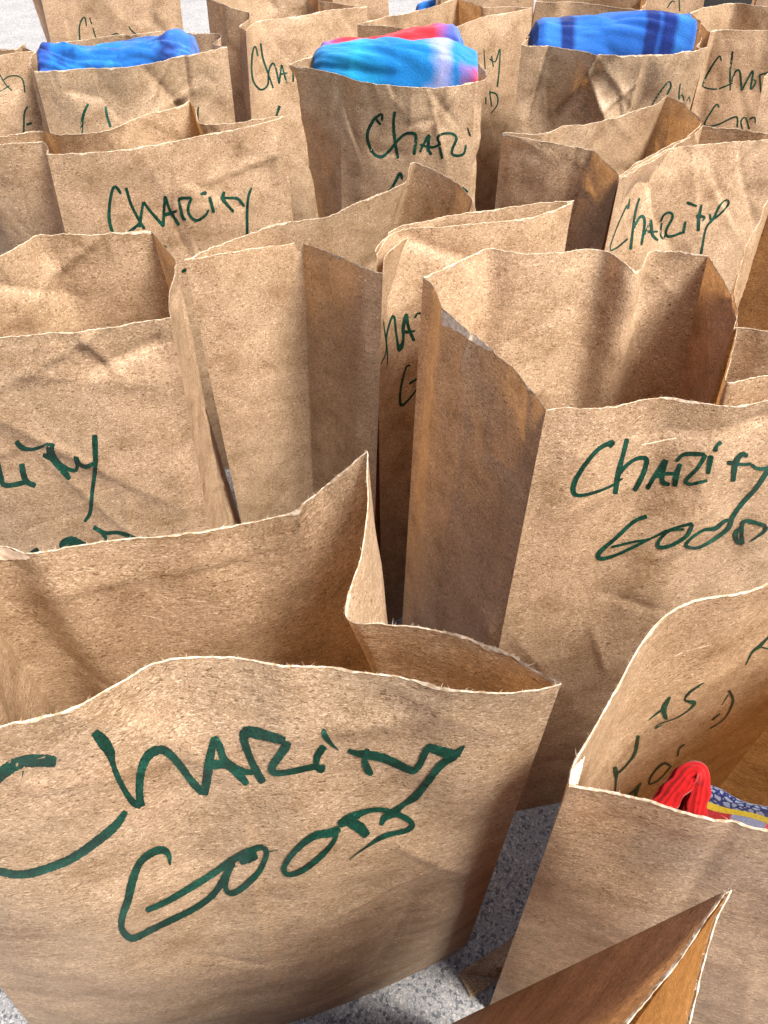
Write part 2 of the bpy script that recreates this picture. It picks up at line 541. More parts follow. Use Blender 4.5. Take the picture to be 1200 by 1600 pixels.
def bag(key, label, rim, base, H=0.35, res=1.0, names=('front_panel', 'side_panel', 'back_panel', 'side_panel'), seed=0, crumple=1.0,
        bulges=(0.004, -0.002, 0.004, -0.002), base_bulge=(0, 0, 0, 0), extra=({}, {}, {}, {}), fuzz=1.0, edge_t=0.00032, mat=None,
        rough=1.0, group='open kraft paper bags crowded together on the concrete', rim_pow=(1.3, 1.0, 1.3, 1.0), ncrease=14, notch=()):
    """rim: four lists of (pixel x, pixel y[, height]) running front left>right, right front>back, back right>left, left back>front;
    they are turned into real points at the height of the rim.  base: four (x, y) corners on the ground in metres."""
    mat = mat or PAPER
    lists = []
    for seg in rim:
        lists.append([at_z(p[0], p[1], p[2] if len(p) > 2 else H) for p in seg])
    for i in range(4):      # shared corners
        lists[i][-1] = lists[(i + 1) % 4][0]
    base3 = [np.array([b[0], b[1], 0.001]) for b in base]
    cen = np.mean(base3, axis=0)
    t = thing('paper_bag', label, 'paper bag', (cen[0], cen[1], 0), group)
    nv = max(24, int(90 * res))
    tops = []
    for i in range(4):
        length = np.linalg.norm(np.diff(np.array(lists[i]), axis=0), axis=1).sum()
        nu = max(12, int(length / 0.0021 * res))
        r = polyline(lists[i], nu, 0.02)
        # torn or pinked edge: uneven height along the rim
        s = np.linspace(0, length, nu)
        jag = (vnoise(s / 0.0026, seed * 7 + i, 2) * 0.00028 + vnoise(s / 0.009, seed * 5 + i, 2) * 0.00035 + vnoise(s / 0.035, seed * 11 + i, 1) * 0.0006) * rough
        jag *= np.clip(np.minimum(s, length - s) / 0.006, 0, 1)
        r[:, 2] += jag
        b0, b1 = base3[i], base3[(i + 1) % 4]
        al = b1 - b0
        out = np.array([al[1], -al[0], 0])
        out /= np.linalg.norm(out)
        P, W, Hh = panel_grid(b0, b1, r, nv, seed * 31 + i, bulge=bulges[i], base_bulge=base_bulge[i], crumple=crumple,
                              ncrease=ncrease, extra=extra[i] or (), rim_pow=rim_pow[i], out_dir=out, centre=0.0012 if names[i] == 'side_panel' else 0.0)
        verts = P.reshape(-1, 3)
        U = np.tile(np.linspace(0, W, nu), nv)
        V = np.repeat(np.linspace(0, 1, nv) ** 0.9 * Hh, nu)
        faces = grid_faces(nv, nu)
        o = mesh_obj(names[i], verts, faces, mat, t, np.stack([U + i * 0.4, V], 1))
        SURF[(key, i)] = (o, BVHTree.FromPolygons([tuple(p) for p in verts], [tuple(f) for f in faces]))
        tops.append((P[-1], P[-2], length))
    # bottom
    mesh_obj('bottom_panel', base3, [(3, 2, 1, 0)], mat, t, [(0, 0), (0.18, 0), (0.18, 0.1), (0, 0.1)], smooth=False)
    # torn edge: a thin fuzzy lip of pale broken fibre round the mouth
    rs = np.random.RandomState(seed + 900)
    ev, ef = [], []
    for i, (top, below, length) in enumerate(tops):
        n = len(top)
        tg = np.gradient(top, axis=0)
        upv = top - below
        upv /= np.linalg.norm(upv, axis=1)[:, None]
        nr = np.cross(tg, upv)
        nr /= np.maximum(np.linalg.norm(nr, axis=1), 1e-9)[:, None]
        th = edge_t * (0.6 + 0.5 * rs.rand(n)[:, None])
        up_a = edge_t * (0.15 + 0.5 * rs.rand(n)[:, None])
        sl = np.linspace(0, length, n)
        tear = np.clip(vnoise(sl / 0.012, seed * 3 + i, 2) - 0.25, 0, 1)
        dn_a = (edge_t * (0.35 + 0.5 * rs.rand(n)) + 0.0022 * tear * (edge_t / 0.0005) * (0.6 + 0.8 * rs.rand(n)))[:, None]
        ring = np.stack([top + nr * th * 0.5 - upv * dn_a, top + upv * up_a, top - nr * th * 0.5 - upv * dn_a], 1)
        o0 = len(ev)
        ev.extend(ring.reshape(-1, 3).tolist())
        for k in range(n - 1):
            for c in range(2):
                a0 = o0 + k * 3 + c
                ef.append((a0, a0 + 3, a0 + 4, a0 + 1))
        # loose fibres
        m = int(length / 0.0011 * fuzz)
        for _ in range(m):
            k = rs.randint(1, n - 1)
            p = top[k] + (top[min(k + 1, n - 1)] - top[k]) * rs.rand()
            tgk = tg[k] / max(np.linalg.norm(tg[k]), 1e-9)
            L = rs.uniform(0.0004, 0.0017) * (1 if rs.rand() < 0.93 else 1.8)
            tip = p + upv[k] * L * rs.uniform(0.25, 1.0) + tgk * L * rs.uniform(-1.2, 1.2) + nr[k] * L * rs.uniform(-0.7, 0.7)
            w = tgk * rs.uniform(0.00005, 0.00012)
            q = len(ev)
            ev.extend([(p - w - upv[k] * 0.0004).tolist(), (p + w - upv[k] * 0.0004).tolist(), tip.tolist()])
            ef.append((q, q + 1, q + 2))
    mesh_obj('torn_edge', ev, ef, EDGE, t, smooth=False)
    return t


def spline(pts, step):
    """Catmull-Rom through (x, y, w) points, sampled about every step pixels"""
    p = np.asarray(pts, float)
    if len(p) == 2:
        n = max(2, int(np.linalg.norm(p[1, :2] - p[0, :2]) / step) + 1)
        return p[0] + (p[1] - p[0]) * np.linspace(0, 1, n)[:, None]
    q = np.vstack([2 * p[0] - p[1], p, 2 * p[-1] - p[-2]])
    out = []
    for i in range(1, len(q) - 2):
        n = max(2, int(np.linalg.norm(q[i + 1, :2] - q[i, :2]) / step) + 1)
        t = np.linspace(0, 1, n, endpoint=False)[:, None]
        c = 0.5 * (2 * q[i] + (q[i + 1] - q[i - 1]) * t + (2 * q[i - 1] - 5 * q[i] + 4 * q[i + 1] - q[i + 2]) * t ** 2
                   + (3 * q[i] - q[i - 1] - 3 * q[i + 1] + q[i + 2]) * t ** 3)
        out.append(c)
    out.append(q[-2:-1])
    o = np.vstack(out)
    return o


def lettering(key, strokes, step=2.0, panel=0, mat=None, name='lettering', seed=1, off=0.0001):
    """marker strokes laid on a panel as a thin film of ink following the paper; strokes that touch make one piece"""
    parent, bvh = SURF[(key, panel)]
    rs = np.random.RandomState(seed)
    curves = [spline(st, step) for st in strokes]
    n = len(curves)
    grp = list(range(n))
    for a_ in range(n):
        for b_ in range(a_):
            dd = np.linalg.norm(curves[a_][:, None, :2] - curves[b_][None, :, :2], axis=2)
            if (dd - 0.55 * (curves[a_][:, None, 2] + curves[b_][None, :, 2])).min() < 0.5:
                ga, gb = grp[a_], grp[b_]
                grp = [ga if g == gb else g for g in grp]
    made = []
    for g in sorted(set(grp)):
        verts, faces = [], []
        for si in [k for k in range(n) if grp[k] == g]:
            c = curves[si]
            tg = np.gradient(c[:, :2], axis=0)
            ln = np.maximum(np.linalg.norm(tg, axis=1), 1e-6)
            nr = np.stack([-tg[:, 1], tg[:, 0]], 1) / ln[:, None]
            w = np.maximum(c[:, 2], 0.6) * (1 + 0.05 * rs.randn(len(c)))
            w[0] *= 0.55
            w[-1] *= 0.55
            prev = None
            for k in range(len(c)):
                row = []
                for sd in (-0.5, 0.0, 0.5):
                    x, y = c[k, :2] + nr[k] * w[k] * sd
                    d = Vector(ray(x, y))
                    loc, nor, idx, dist = bvh.ray_cast(Vector(CAM), d.normalized())
                    if loc is None:
                        row = None
                        break
                    if nor.dot(d) > 0:
                        nor = -nor
                    row.append(loc + nor * (off + 0.000022 * si + 0.00002 * k / len(c)))
                if row is None:
                    prev = None
                    continue
                i0 = len(verts)
                verts.extend(tuple(q) for q in row)
                if prev is not None:
                    faces.append((prev, prev + 1, i0 + 1, i0))
                    faces.append((prev + 1, prev + 2, i0 + 2, i0 + 1))
                prev = i0
        if faces:
            made.append(mesh_obj(name, verts, faces, mat or INK, parent))
    return made


def patch(key, panel, outline, name, mat, off=0.00025, n=14):
    """thin layer of paper lying on a panel inside an outline given as (upper edge points, lower edge points)"""
    parent, bvh = SURF[(key, panel)]
    up, lo = (np.array([(x, y, 0) for x, y in e], float) for e in outline)
    m = 28
    up, lo = polyline(up, m, 0.03), polyline(lo, m, 0.03)
    rs = np.random.RandomState(5)
    verts, idx = [], {}
    for j in range(n):
        for i in range(m):
            q = j / (n - 1)
            x, y = (up[i] * (1 - q) + lo[i] * q)[:2] + (rs.randn(2) * 0.8 if j in (0, n - 1) else 0)
            d = Vector(ray(x, y))
            loc, nor, _, _ = bvh.ray_cast(Vector(CAM), d.normalized())
            if loc is None:
                continue
            if nor.dot(d) > 0:
                nor = -nor
            idx[(j, i)] = len(verts)
            verts.append(tuple(loc + nor * off))
    faces = [(idx[(j, i)], idx[(j, i + 1)], idx[(j + 1, i + 1)], idx[(j + 1, i)]) for j in range(n - 1) for i in range(m - 1)
             if all(k in idx for k in ((j, i), (j, i + 1), (j + 1, i + 1), (j + 1, i)))]
    if faces:
        uv = [(p[0], p[2]) for p in verts]
        return mesh_obj(name, verts, faces, mat, parent, uv)


# ------------------------------------------------------------------ the setting
gv = [(-60, -60, 0), (60, -60, 0), (60, 60, 0), (-60, 60, 0)]
ground = mesh_obj('ground', gv, [(0, 1, 2, 3)], concrete_mat(), smooth=False)
ground['kind'] = 'structure'
ground['label'] = 'grey speckled concrete ground under the paper bags'



def auto_base(rim, H, w=0.172, d=0.102, shift=(0, 0), turn=0.0):
    """upright rectangular base below the mouth of a bag"""
    c = [at_z(s[0][0], s[0][1], s[0][2] if len(s[0]) > 2 else H)[:2] for s in rim]
    c = np.array(c)
    cen = c.mean(0) + np.array(shift)
    dr = (c[1] - c[0]) + (c[2] - c[3])
    an = math.atan2(dr[1], dr[0]) + math.radians(turn)
    ux, uy = np.array([math.cos(an), math.sin(an)]), np.array([-math.sin(an), math.cos(an)])
    return [cen - ux * w / 2 - uy * d / 2, cen + ux * w / 2 - uy * d / 2, cen + ux * w / 2 + uy * d / 2, cen - ux * w / 2 + uy * d / 2]


TURNED = ('side_panel', 'front_panel', 'side_panel', 'back_panel')
BACKED = ('side_panel', 'back_panel', 'side_panel', 'front_panel')

# --- A: the big bag in the foreground
HA = 0.385
bag('A', 'largest bag in the foreground with big green writing filling its front',
    [[(-275, 1190), (-120, 1165), (0, 1128), (110, 1083), (215, 1030), (245, 1012, 0.388), (275, 1019), (370, 1019), (440, 1034), (500, 1028), (620, 1050), (715, 1080), (800, 1080), (877, 1068)],
     [(877, 1068), (800, 1022), (700, 986), (600, 970), (541, 965), (546, 925), (568, 860, 0.395), (578, 780, 0.405), (574, 704, 0.42)],
     [(574, 704, 0.42), (540, 735, 0.412), (500, 768, 0.402), (468, 793, 0.396), (461, 803, 0.392), (380, 816), (300, 829), (200, 840), (120, 851), (50, 868), (0, 852), (-80, 870)],
     [(-80, 870), (-60, 960), (-40, 1010), (-130, 1060), (-275, 1190)]],
    [(-0.200, 0.096), (0.056, 0.160), (0.0156, 0.235), (-0.150, 0.200)], H=HA, res=1.5, seed=1, bulges=(0.013, 0.002, -0.006, 0.0),
    base_bulge=(0.016, 0.004, 0, 0), fuzz=1.6, edge_t=0.00045, rough=1.2, crumple=0.8,
    extra=([(0.105, 0.22, 1.57, 0.16, 0.004, 0.0012), (0.075, 0.365, -0.9, 0.05, 0.016, 0.0025), (0.15, 0.36, 0.25, 0.03, 0.010, 0.002),
            (0.16, 0.14, 1.45, 0.10, 0.02, -0.004)], (), (), ()), ncrease=11)

# --- B: left, its writing cut off by the frame
bag('B', 'bag at the left edge whose writing ends in a tall y, behind the largest bag',
    [[(-230, 548), (-100, 536), (0, 526), (80, 521), (160, 513), (215, 505), (267, 496)],
     [(267, 496), (267, 455), (274, 425), (279, 410), (262, 388), (236, 361)],
     [(236, 361), (150, 364), (110, 366), (60, 370), (0, 400), (-60, 420), (-150, 405)],
     [(-150, 405), (-165, 450), (-180, 500), (-230, 548)]],
    [(-0.300, 0.352), (-0.122, 0.352), (-0.112, 0.452), (-0.290, 0.46)], res=1.5, seed=2, crumple=1.1, fuzz=0.9,
    extra=([(0.135, 0.330, 0.3, 0.030, 0.010, -0.0042), (0.12, 0.334, -1.1, 0.02, 0.006, 0.0025), (0.09, 0.27, -0.75, 0.07, 0.012, 0.0026)], (),
           [(0.10, 0.325, 0.5, 0.035, 0.009, 0.004), (0.06, 0.33, -0.55, 0.035, 0.008, -0.0035)], ()))

# --- C: turned bag in the middle, its folded side towards the camera
rimC = [[(288, 406), (340, 396), (420, 384, 0.343), (470, 377, 0.333), (520, 396, 0.340), (560, 412), (598, 427)],
        [(598, 427), (602, 400, 0.349), (640, 372, 0.345), (690, 352, 0.34), (745, 334, 0.338)],
        [(745, 334, 0.338), (737, 312), (715, 285), (680, 265), (646, 253), (641, 256)],
        [(641, 256), (638, 285), (600, 303), (560, 318), (520, 338), (480, 344), (420, 352), (400, 360), (350, 378), (288, 406)]]
bag('C', 'blank folded side of a tall bag turned sideways in the middle of the photo',
    rimC, [(-0.112, 0.430), (-0.012, 0.405), (0.035, 0.545), (-0.07, 0.575)], res=1.4, seed=3, names=TURNED, fuzz=0.7,
    bulges=(0.0, -0.012, 0.0, 0.004), crumple=0.7, rim_pow=(0.75, 1.0, 1.0, 1.3))

# --- D: the big bag on the right
bag('D', 'tall wide open bag on the right reading Charity Good, with torn white corner',
    [[(853, 641), (930, 636), (965, 628), (1000, 620), (1040, 618), (1085, 627), (1140, 634), (1170, 630), (1210, 622), (1300, 612), (1385, 600)],
     [(1385, 600), (1300, 590), (1200, 585), (1130, 600), (1141, 560), (1151, 505), (1143, 460), (1126, 425), (1106, 400)],
     [(1106, 400), (1060, 394), (1012, 391), (1004, 418, 0.346), (998, 429, 0.344), (975, 408), (945, 390), (920, 388), (880, 395), (830, 396), (800, 395), (764, 387), (735, 402), (661, 433)],
     [(661, 433), (677, 445), (690, 480), (722, 505), (760, 535), (800, 572), (853, 641)]],
    [(0.060, 0.243), (0.232, 0.276), (0.205, 0.385), (0.010, 0.325)], res=1.5, seed=4, fuzz=0.9, bulges=(0.006, 0.0, 0.002, 0.004),
    extra=([(0.10, 0.338, 0.12, 0.05, 0.008, -0.003), (0.05, 0.30, 0.35, 0.03, 0.005, 0.0012)], (),
           [(0.03, 0.335, -0.9, 0.03, 0.008, 0.004), (0.12, 0.27, 0.3, 0.02, 0.006, -0.002), (0.14, 0.30, -0.6, 0.06, 0.012, 0.003)],
           [(0.07, 0.18, 1.57, 0.17, 0.006, 0.0022)]))

# --- E: narrow flattened bag between C and D
bag('E', 'half closed bag squeezed between the blank sideways bag and wide open one, showing ha',
    [[(588, 398), (597, 380), (612, 366), (640, 358), (690, 355), (740, 350), (790, 343), (840, 335), (894, 317)],
     [(894, 317), (888, 318), (897, 313)],
     [(897, 313), (840, 318), (790, 324), (735, 330), (690, 338), (640, 350)],
     [(640, 350), (612, 362), (588, 398)]],
    [(-0.002, 0.425), (0.125, 0.475), (0.115, 0.52), (0.010, 0.475)], res=1.3, seed=5, crumple=1.1, fuzz=0.6, bulges=(0.004, 0, -0.003, 0.0),
    extra=([(0.06, 0.336, -0.4, 0.04, 0.010, -0.004)], (), (), ()))

# --- F: upper left, Charity
bag('F', 'bag with small neat word Charity, left of the tie-dyed cloth bag and one row nearer',
    [[(73, 241), (140, 236), (200, 231), (300, 215), (380, 199), (444, 182)],
     [(444, 182), (400, 188), (340, 196), (306, 193), (303, 172), (296, 157)],
     [(296, 157), (280, 166), (267, 170), (225, 180), (186, 198), (170, 203), (130, 209), (100, 211), (80, 211), (66, 203), (0, 215), (-110, 222)],
     [(-110, 222), (-60, 228), (0, 226), (60, 222), (73, 241)]],
    [(-0.276, 0.598), (-0.082, 0.672), (-0.125, 0.765), (-0.315, 0.690)], res=1.3, seed=6, crumple=1.4, fuzz=0.5)

# --- G: tie-dyed cloth bag
bag('G', 'bag with bright blue and red tie-dyed cloth sticking out of its top',
    [[(531, 117), (560, 127), (600, 133), (650, 137), (700, 135), (743, 128)],
     [(743, 128), (757, 124), (748, 100), (735, 84)],
     [(735, 84), (650, 78), (515, 80)],
     [(515, 80), (480, 92), (450, 101), (480, 105), (531, 117)]],
    [(-0.048, 0.750), (0.092, 0.768), (0.100, 0.870), (-0.055, 0.880)], res=1.2, seed=7, fuzz=0.4, crumple=2.2,
    extra=((), (), (), [(0.03, 0.26, 1.2, 0.08, 0.012, -0.006)]))

# --- H: bag with blue cloth at the upper left
bag('H', 'bag at the upper left with crumpled plain blue cloth on top',
    [[(53, 111), (100, 109), (150, 107), (200, 104), (240, 99), (270, 90), (310, 82), (355, 73)],
     [(355, 73), (335, 68), (345, 60), (335, 52)],
     [(335, 52), (250, 50), (150, 58), (90, 66)],
     [(90, 66), (60, 76), (41, 88), (47, 102), (53, 111)]],
    [(-0.340, 0.805), (-0.165, 0.880), (-0.205, 0.975), (-0.378, 0.900)], res=1.2, seed=8, fuzz=0.4, crumple=2.2,
    extra=([(0.09, 0.30, 0.25, 0.06, 0.012, 0.004), (0.13, 0.31, -0.9, 0.04, 0.010, -0.004), (0.15, 0.335, 1.57, 0.03, 0.005, -0.003)], (), (), ()))

# --- I: behind H
rimI = [[(58, -30), (170, -32), (278, -34)], [(278, -34), (262, -38), (270, -44)], [(270, -44), (150, -46), (36, -42)], [(36, -42), (42, -37), (58, -30)]]
bag('I', 'bag standing behind the plain blue cloth bag against bare concrete',
    rimI, auto_base(rimI, 0.35, shift=(0, -0.01)), res=0.6, seed=9, crumple=1.4, fuzz=0.2)

# --- J: left edge behind H
rimJ = [[(-190, 112), (-100, 100), (0, 86), (40, 81), (52, 80)], [(52, 80), (40, 74), (38, 66)], [(38, 66), (25, 77), (0, 76), (-200, 78)], [(-200, 78), (-170, 92), (-190, 112)]]
bag('J', 'pale bag cut by the left edge beside the plain blue cloth bag',
    rimJ, auto_base(rimJ, 0.35, shift=(0.0, 0.0)), res=0.9, seed=10, crumple=1.4, fuzz=0.3)

# --- K: behind H and G
rimK = [[(384, 48), (390, 40), (402, 32), (440, 28), (475, 23), (500, 18), (573, 10)], [(573, 10), (540, 8), (500, 1), (495, -14)],
        [(495, -14), (420, -14), (322, -4, 0.357)], [(322, -4, 0.357), (350, 8, 0.355), (389, 20), (388, 30), (374, 40), (384, 48)]]
bag('K', 'open bag behind and between the two blue cloth bags, letters Cha in view',
    rimK, [(-0.165, 0.935), (0.0, 1.03), (-0.05, 1.12), (-0.215, 1.03)], res=0.9, seed=11, crumple=1.4, fuzz=0.3)

# --- L: behind G on the right
rimL = [[(650, 46), (690, 46), (719, 40), (753, 27), (790, 20), (832, 12)], [(832, 12), (790, 10), (753, 10), (750, 8), (735, 2), (716, -4)],
        [(716, -4), (690, 6), (660, 14), (630, 24), (607, 25), (558, 38)], [(558, 38), (590, 39), (620, 42), (650, 46)]]
bag('L', 'bag directly behind the tie-dyed cloth bag, only letters ty and D showing',
    rimL, [(0.040, 0.935), (0.190, 1.02), (0.135, 1.12), (-0.015, 1.03)], res=0.9, seed=12, crumple=1.6, fuzz=0.3)

# --- M: plaid cloth bag
rimM = [[(815, 70), (860, 72), (900, 78), (945, 86), (975, 88), (1010, 84), (1050, 84), (1080, 79), (1106, 74)], [(1106, 74), (1085, 73), (1095, 60), (1090, 45)],
        [(1090, 45), (950, 36), (835, 44)], [(835, 44), (828, 58), (815, 70)]]
bag('M', 'creased bag at the upper right holding blue plaid cloth',
    rimM, [(0.140, 0.872), (0.312, 0.872), (0.318, 0.975), (0.146, 0.978)], res=1.2, seed=13, fuzz=0.4, crumple=2.4,
    extra=([(0.06, 0.30, 0.9, 0.05, 0.012, -0.006), (0.10, 0.29, -1.0, 0.05, 0.010, 0.005), (0.125, 0.27, 1.5, 0.07, 0.008, 0.004), (0.075, 0.338, 1.2, 0.02, 0.006, 0.004)], (), (), ()))

# --- N: right edge behind M
rimN = [[(1110, 50), (1118, 46), (1150, 47), (1197, 47), (1340, 60)], [(1340, 60), (1320, 40), (1300, 24)], [(1300, 24), (1240, 14), (1186, 9), (1145, 3), (1110, 10), (1078, 20)], [(1078, 20), (1095, 34), (1110, 50)]]
bag('N', 'bright bag right of the plaid cloth bag, Char and Good in thin green letters',
    rimN, [(0.355, 0.94), (0.53, 0.905), (0.545, 1.01), (0.37, 1.045)], res=0.9, seed=14, crumple=1.4, fuzz=0.3)

# --- O: turned bag, middle right
rimO = [[(785, 208), (830, 216), (880, 226), (926, 235), (945, 253), (967, 275)],
        [(967, 275), (1010, 250), (1060, 222), (1096, 192)],
        [(1096, 192), (1090, 180), (1068, 163), (1042, 149)],
        [(1042, 149), (1034, 160), (1021, 166), (980, 176), (940, 187), (905, 194), (880, 196), (855, 207), (850, 210), (785, 208)]]
bag('O', 'sideways bag with dark folded side, between the half closed bag and plaid cloth bag',
    rimO, [(0.092, 0.628), (0.166, 0.578), (0.285, 0.665), (0.205, 0.742)], res=1.2, seed=15, crumple=1.3, names=TURNED, fuzz=0.6)

# --- P: right, Charity
rimP = [[(968, 279, 0.356), (1000, 255), (1030, 236), (1055, 229), (1100, 225), (1150, 221), (1200, 218), (1238, 216)], [(1238, 216), (1225, 212), (1250, 208), (1270, 202)],
        [(1270, 202), (1200, 209), (1130, 200), (1098, 196)], [(1098, 196), (1060, 226), (1020, 250), (968, 279, 0.356)]]
bag('P', 'bag reading Charity in slim letters behind the wide open bag, near the right edge',
    rimP, [(0.156, 0.512), (0.325, 0.590), (0.345, 0.69), (0.275, 0.665)], res=1.3, seed=16, bulges=(0.006, -0.002, 0.004, 0.010), fuzz=0.5, crumple=1.4,
    extra=([(0.065, 0.30, 1.3, 0.05, 0.014, 0.006), (0.085, 0.31, -0.95, 0.05, 0.010, -0.004)], (), (), ()))

# --- R: right edge behind D
rimR = [[(1147, 512), (1175, 512), (1200, 516), (1345, 530)], [(1345, 530), (1400, 420), (1450, 320)], [(1450, 320), (1340, 310), (1225, 258)],
        [(1225, 258), (1200, 310), (1176, 368), (1158, 415), (1147, 460), (1147, 512)]]
bag('R', 'brown bag at the right edge just behind the wide open bag',
    rimR, [(0.215, 0.385), (0.325, 0.375), (0.40, 0.53), (0.29, 0.545)], res=0.8, seed=17, names=TURNED, fuzz=0.6)

# --- Q: right edge, in front of N
rimQ = [[(1194, 120), (1230, 118), (1400, 140)], [(1400, 140), (1420, 110)], [(1420, 110), (1300, 80), (1230, 92)], [(1230, 92), (1205, 105), (1194, 120)]]
bag('Q', 'sliver of a brown bag at the far right edge in front of the bright bag',
    rimQ, [(0.392, 0.76), (0.56, 0.74), (0.57, 0.84), (0.405, 0.86)], res=0.6, seed=18, crumple=1.1, fuzz=0.3)

# --- S: lower right bag with socks
rimS = [[(889, 1226), (940, 1237), (1000, 1251), (1050, 1265), (1100, 1277), (1150, 1285), (1200, 1293), (1300, 1312), (1420, 1335)],
        [(1420, 1335), (1480, 1200), (1560, 1040), (1650, 900)],
        [(1650, 900), (1540, 850), (1440, 828)],
        [(1440, 828), (1340, 862), (1250, 893), (1195, 914), (1175, 925), (1130, 932), (1095, 936), (1060, 952), (1030, 975), (1000, 1010), (975, 1048), (940, 1110), (915, 1160), (889, 1200), (889, 1226)]]
bag('S', 'open bag at the lower right with socks inside and ink bled through its inner wall',
    rimS, [(0.066, 0.122), (0.195, 0.072), (0.325, 0.200), (0.235, 0.247)], res=1.4, seed=19, names=BACKED, fuzz=1.6, edge_t=0.0009,
    crumple=0.6, rim_pow=(1.0, 1.0, 1.0, 1.2), bulges=(0.0, 0.002, 0.0, 0.003), ncrease=7)

# --- T: bottom right corner, nearest the camera
rimT = [[(600, 2300), (680, 2330)], [(680, 2330), (900, 1960), (1040, 1720), (1088, 1600), (1112, 1500), (1128, 1430), (1142, 1390)],
        [(1142, 1390), (1138, 1388), (1134, 1392)], [(1134, 1392), (1100, 1450), (1060, 1510), (1030, 1545), (1000, 1582), (980, 1600), (900, 1720), (760, 1980), (600, 2300)]]
bag('T', 'nearly closed bag in the bottom right corner, its mouth a bright narrow slit',
    rimT, [(-0.10, -0.04), (-0.02, -0.09), (0.105, 0.065), (0.036, 0.112)], H=0.345, res=1.3, seed=20, names=BACKED, fuzz=1.6, edge_t=0.0009,
    crumple=0.5, bulges=(0, 0.0, 0, 0.004), ncrease=3)

# --- bags of the farthest row, cut by the top of the frame
rimU = [[(520, 0), (560, -6), (606, -8)], [(606, -8), (600, -14), (604, -22)], [(604, -22), (500, -26), (455, -24)], [(455, -24), (490, -10), (520, 0)]]
bag('U', 'far bag at the top edge behind the bag lettered Cha',
    rimU, auto_base(rimU, 0.35, w=0.15), res=0.5, seed=21, fuzz=0.1)
rimX = [[(690, -14), (760, -14), (835, -16)], [(835, -16), (830, -22), (832, -30)], [(832, -30), (760, -34), (685, -30)], [(685, -30), (682, -22), (690, -14)]]
bag('X', 'far bag at the top edge just beyond the bag lettered ty',
    rimX, auto_base(rimX, 0.35, w=0.16), res=0.5, seed=22, fuzz=0.1)
rimV = [[(838, 2), (868, 4), (892, 2), (950, 10), (1000, 16)], [(1000, 16), (1010, 4), (1003, -8)], [(1003, -8), (930, -12), (850, -14)], [(850, -14), (842, -6), (838, 2)]]
bag('V', 'far bag at the top edge behind the left part of the plaid cloth',
    rimV, auto_base(rimV, 0.35, w=0.16), res=0.5, seed=23, fuzz=0.1)
rimW = [[(1003, -22), (1050, -22), (1104, -22)], [(1104, -22), (1108, -30), (1104, -36)], [(1104, -36), (1050, -38), (1004, -36)], [(1004, -36), (998, -28), (1003, -22)]]
bag('W', 'far bag at the top edge with letters Ch, left of a black object',
    rimW, auto_base(rimW, 0.35, w=0.115, d=0.09), res=0.5, seed=24, fuzz=0.1)
rimY = [[(1188, -18), (1240, -18), (1320, -14)], [(1320, -14), (1325, -24), (1318, -32)], [(1318, -32), (1250, -36), (1190, -34)], [(1190, -34), (1184, -26), (1188, -18)]]
bag('Y', 'far bag in the top right corner of the photo',
    rimY, auto_base(rimY, 0.35, w=0.14), res=0.5, seed=25, fuzz=0.1)


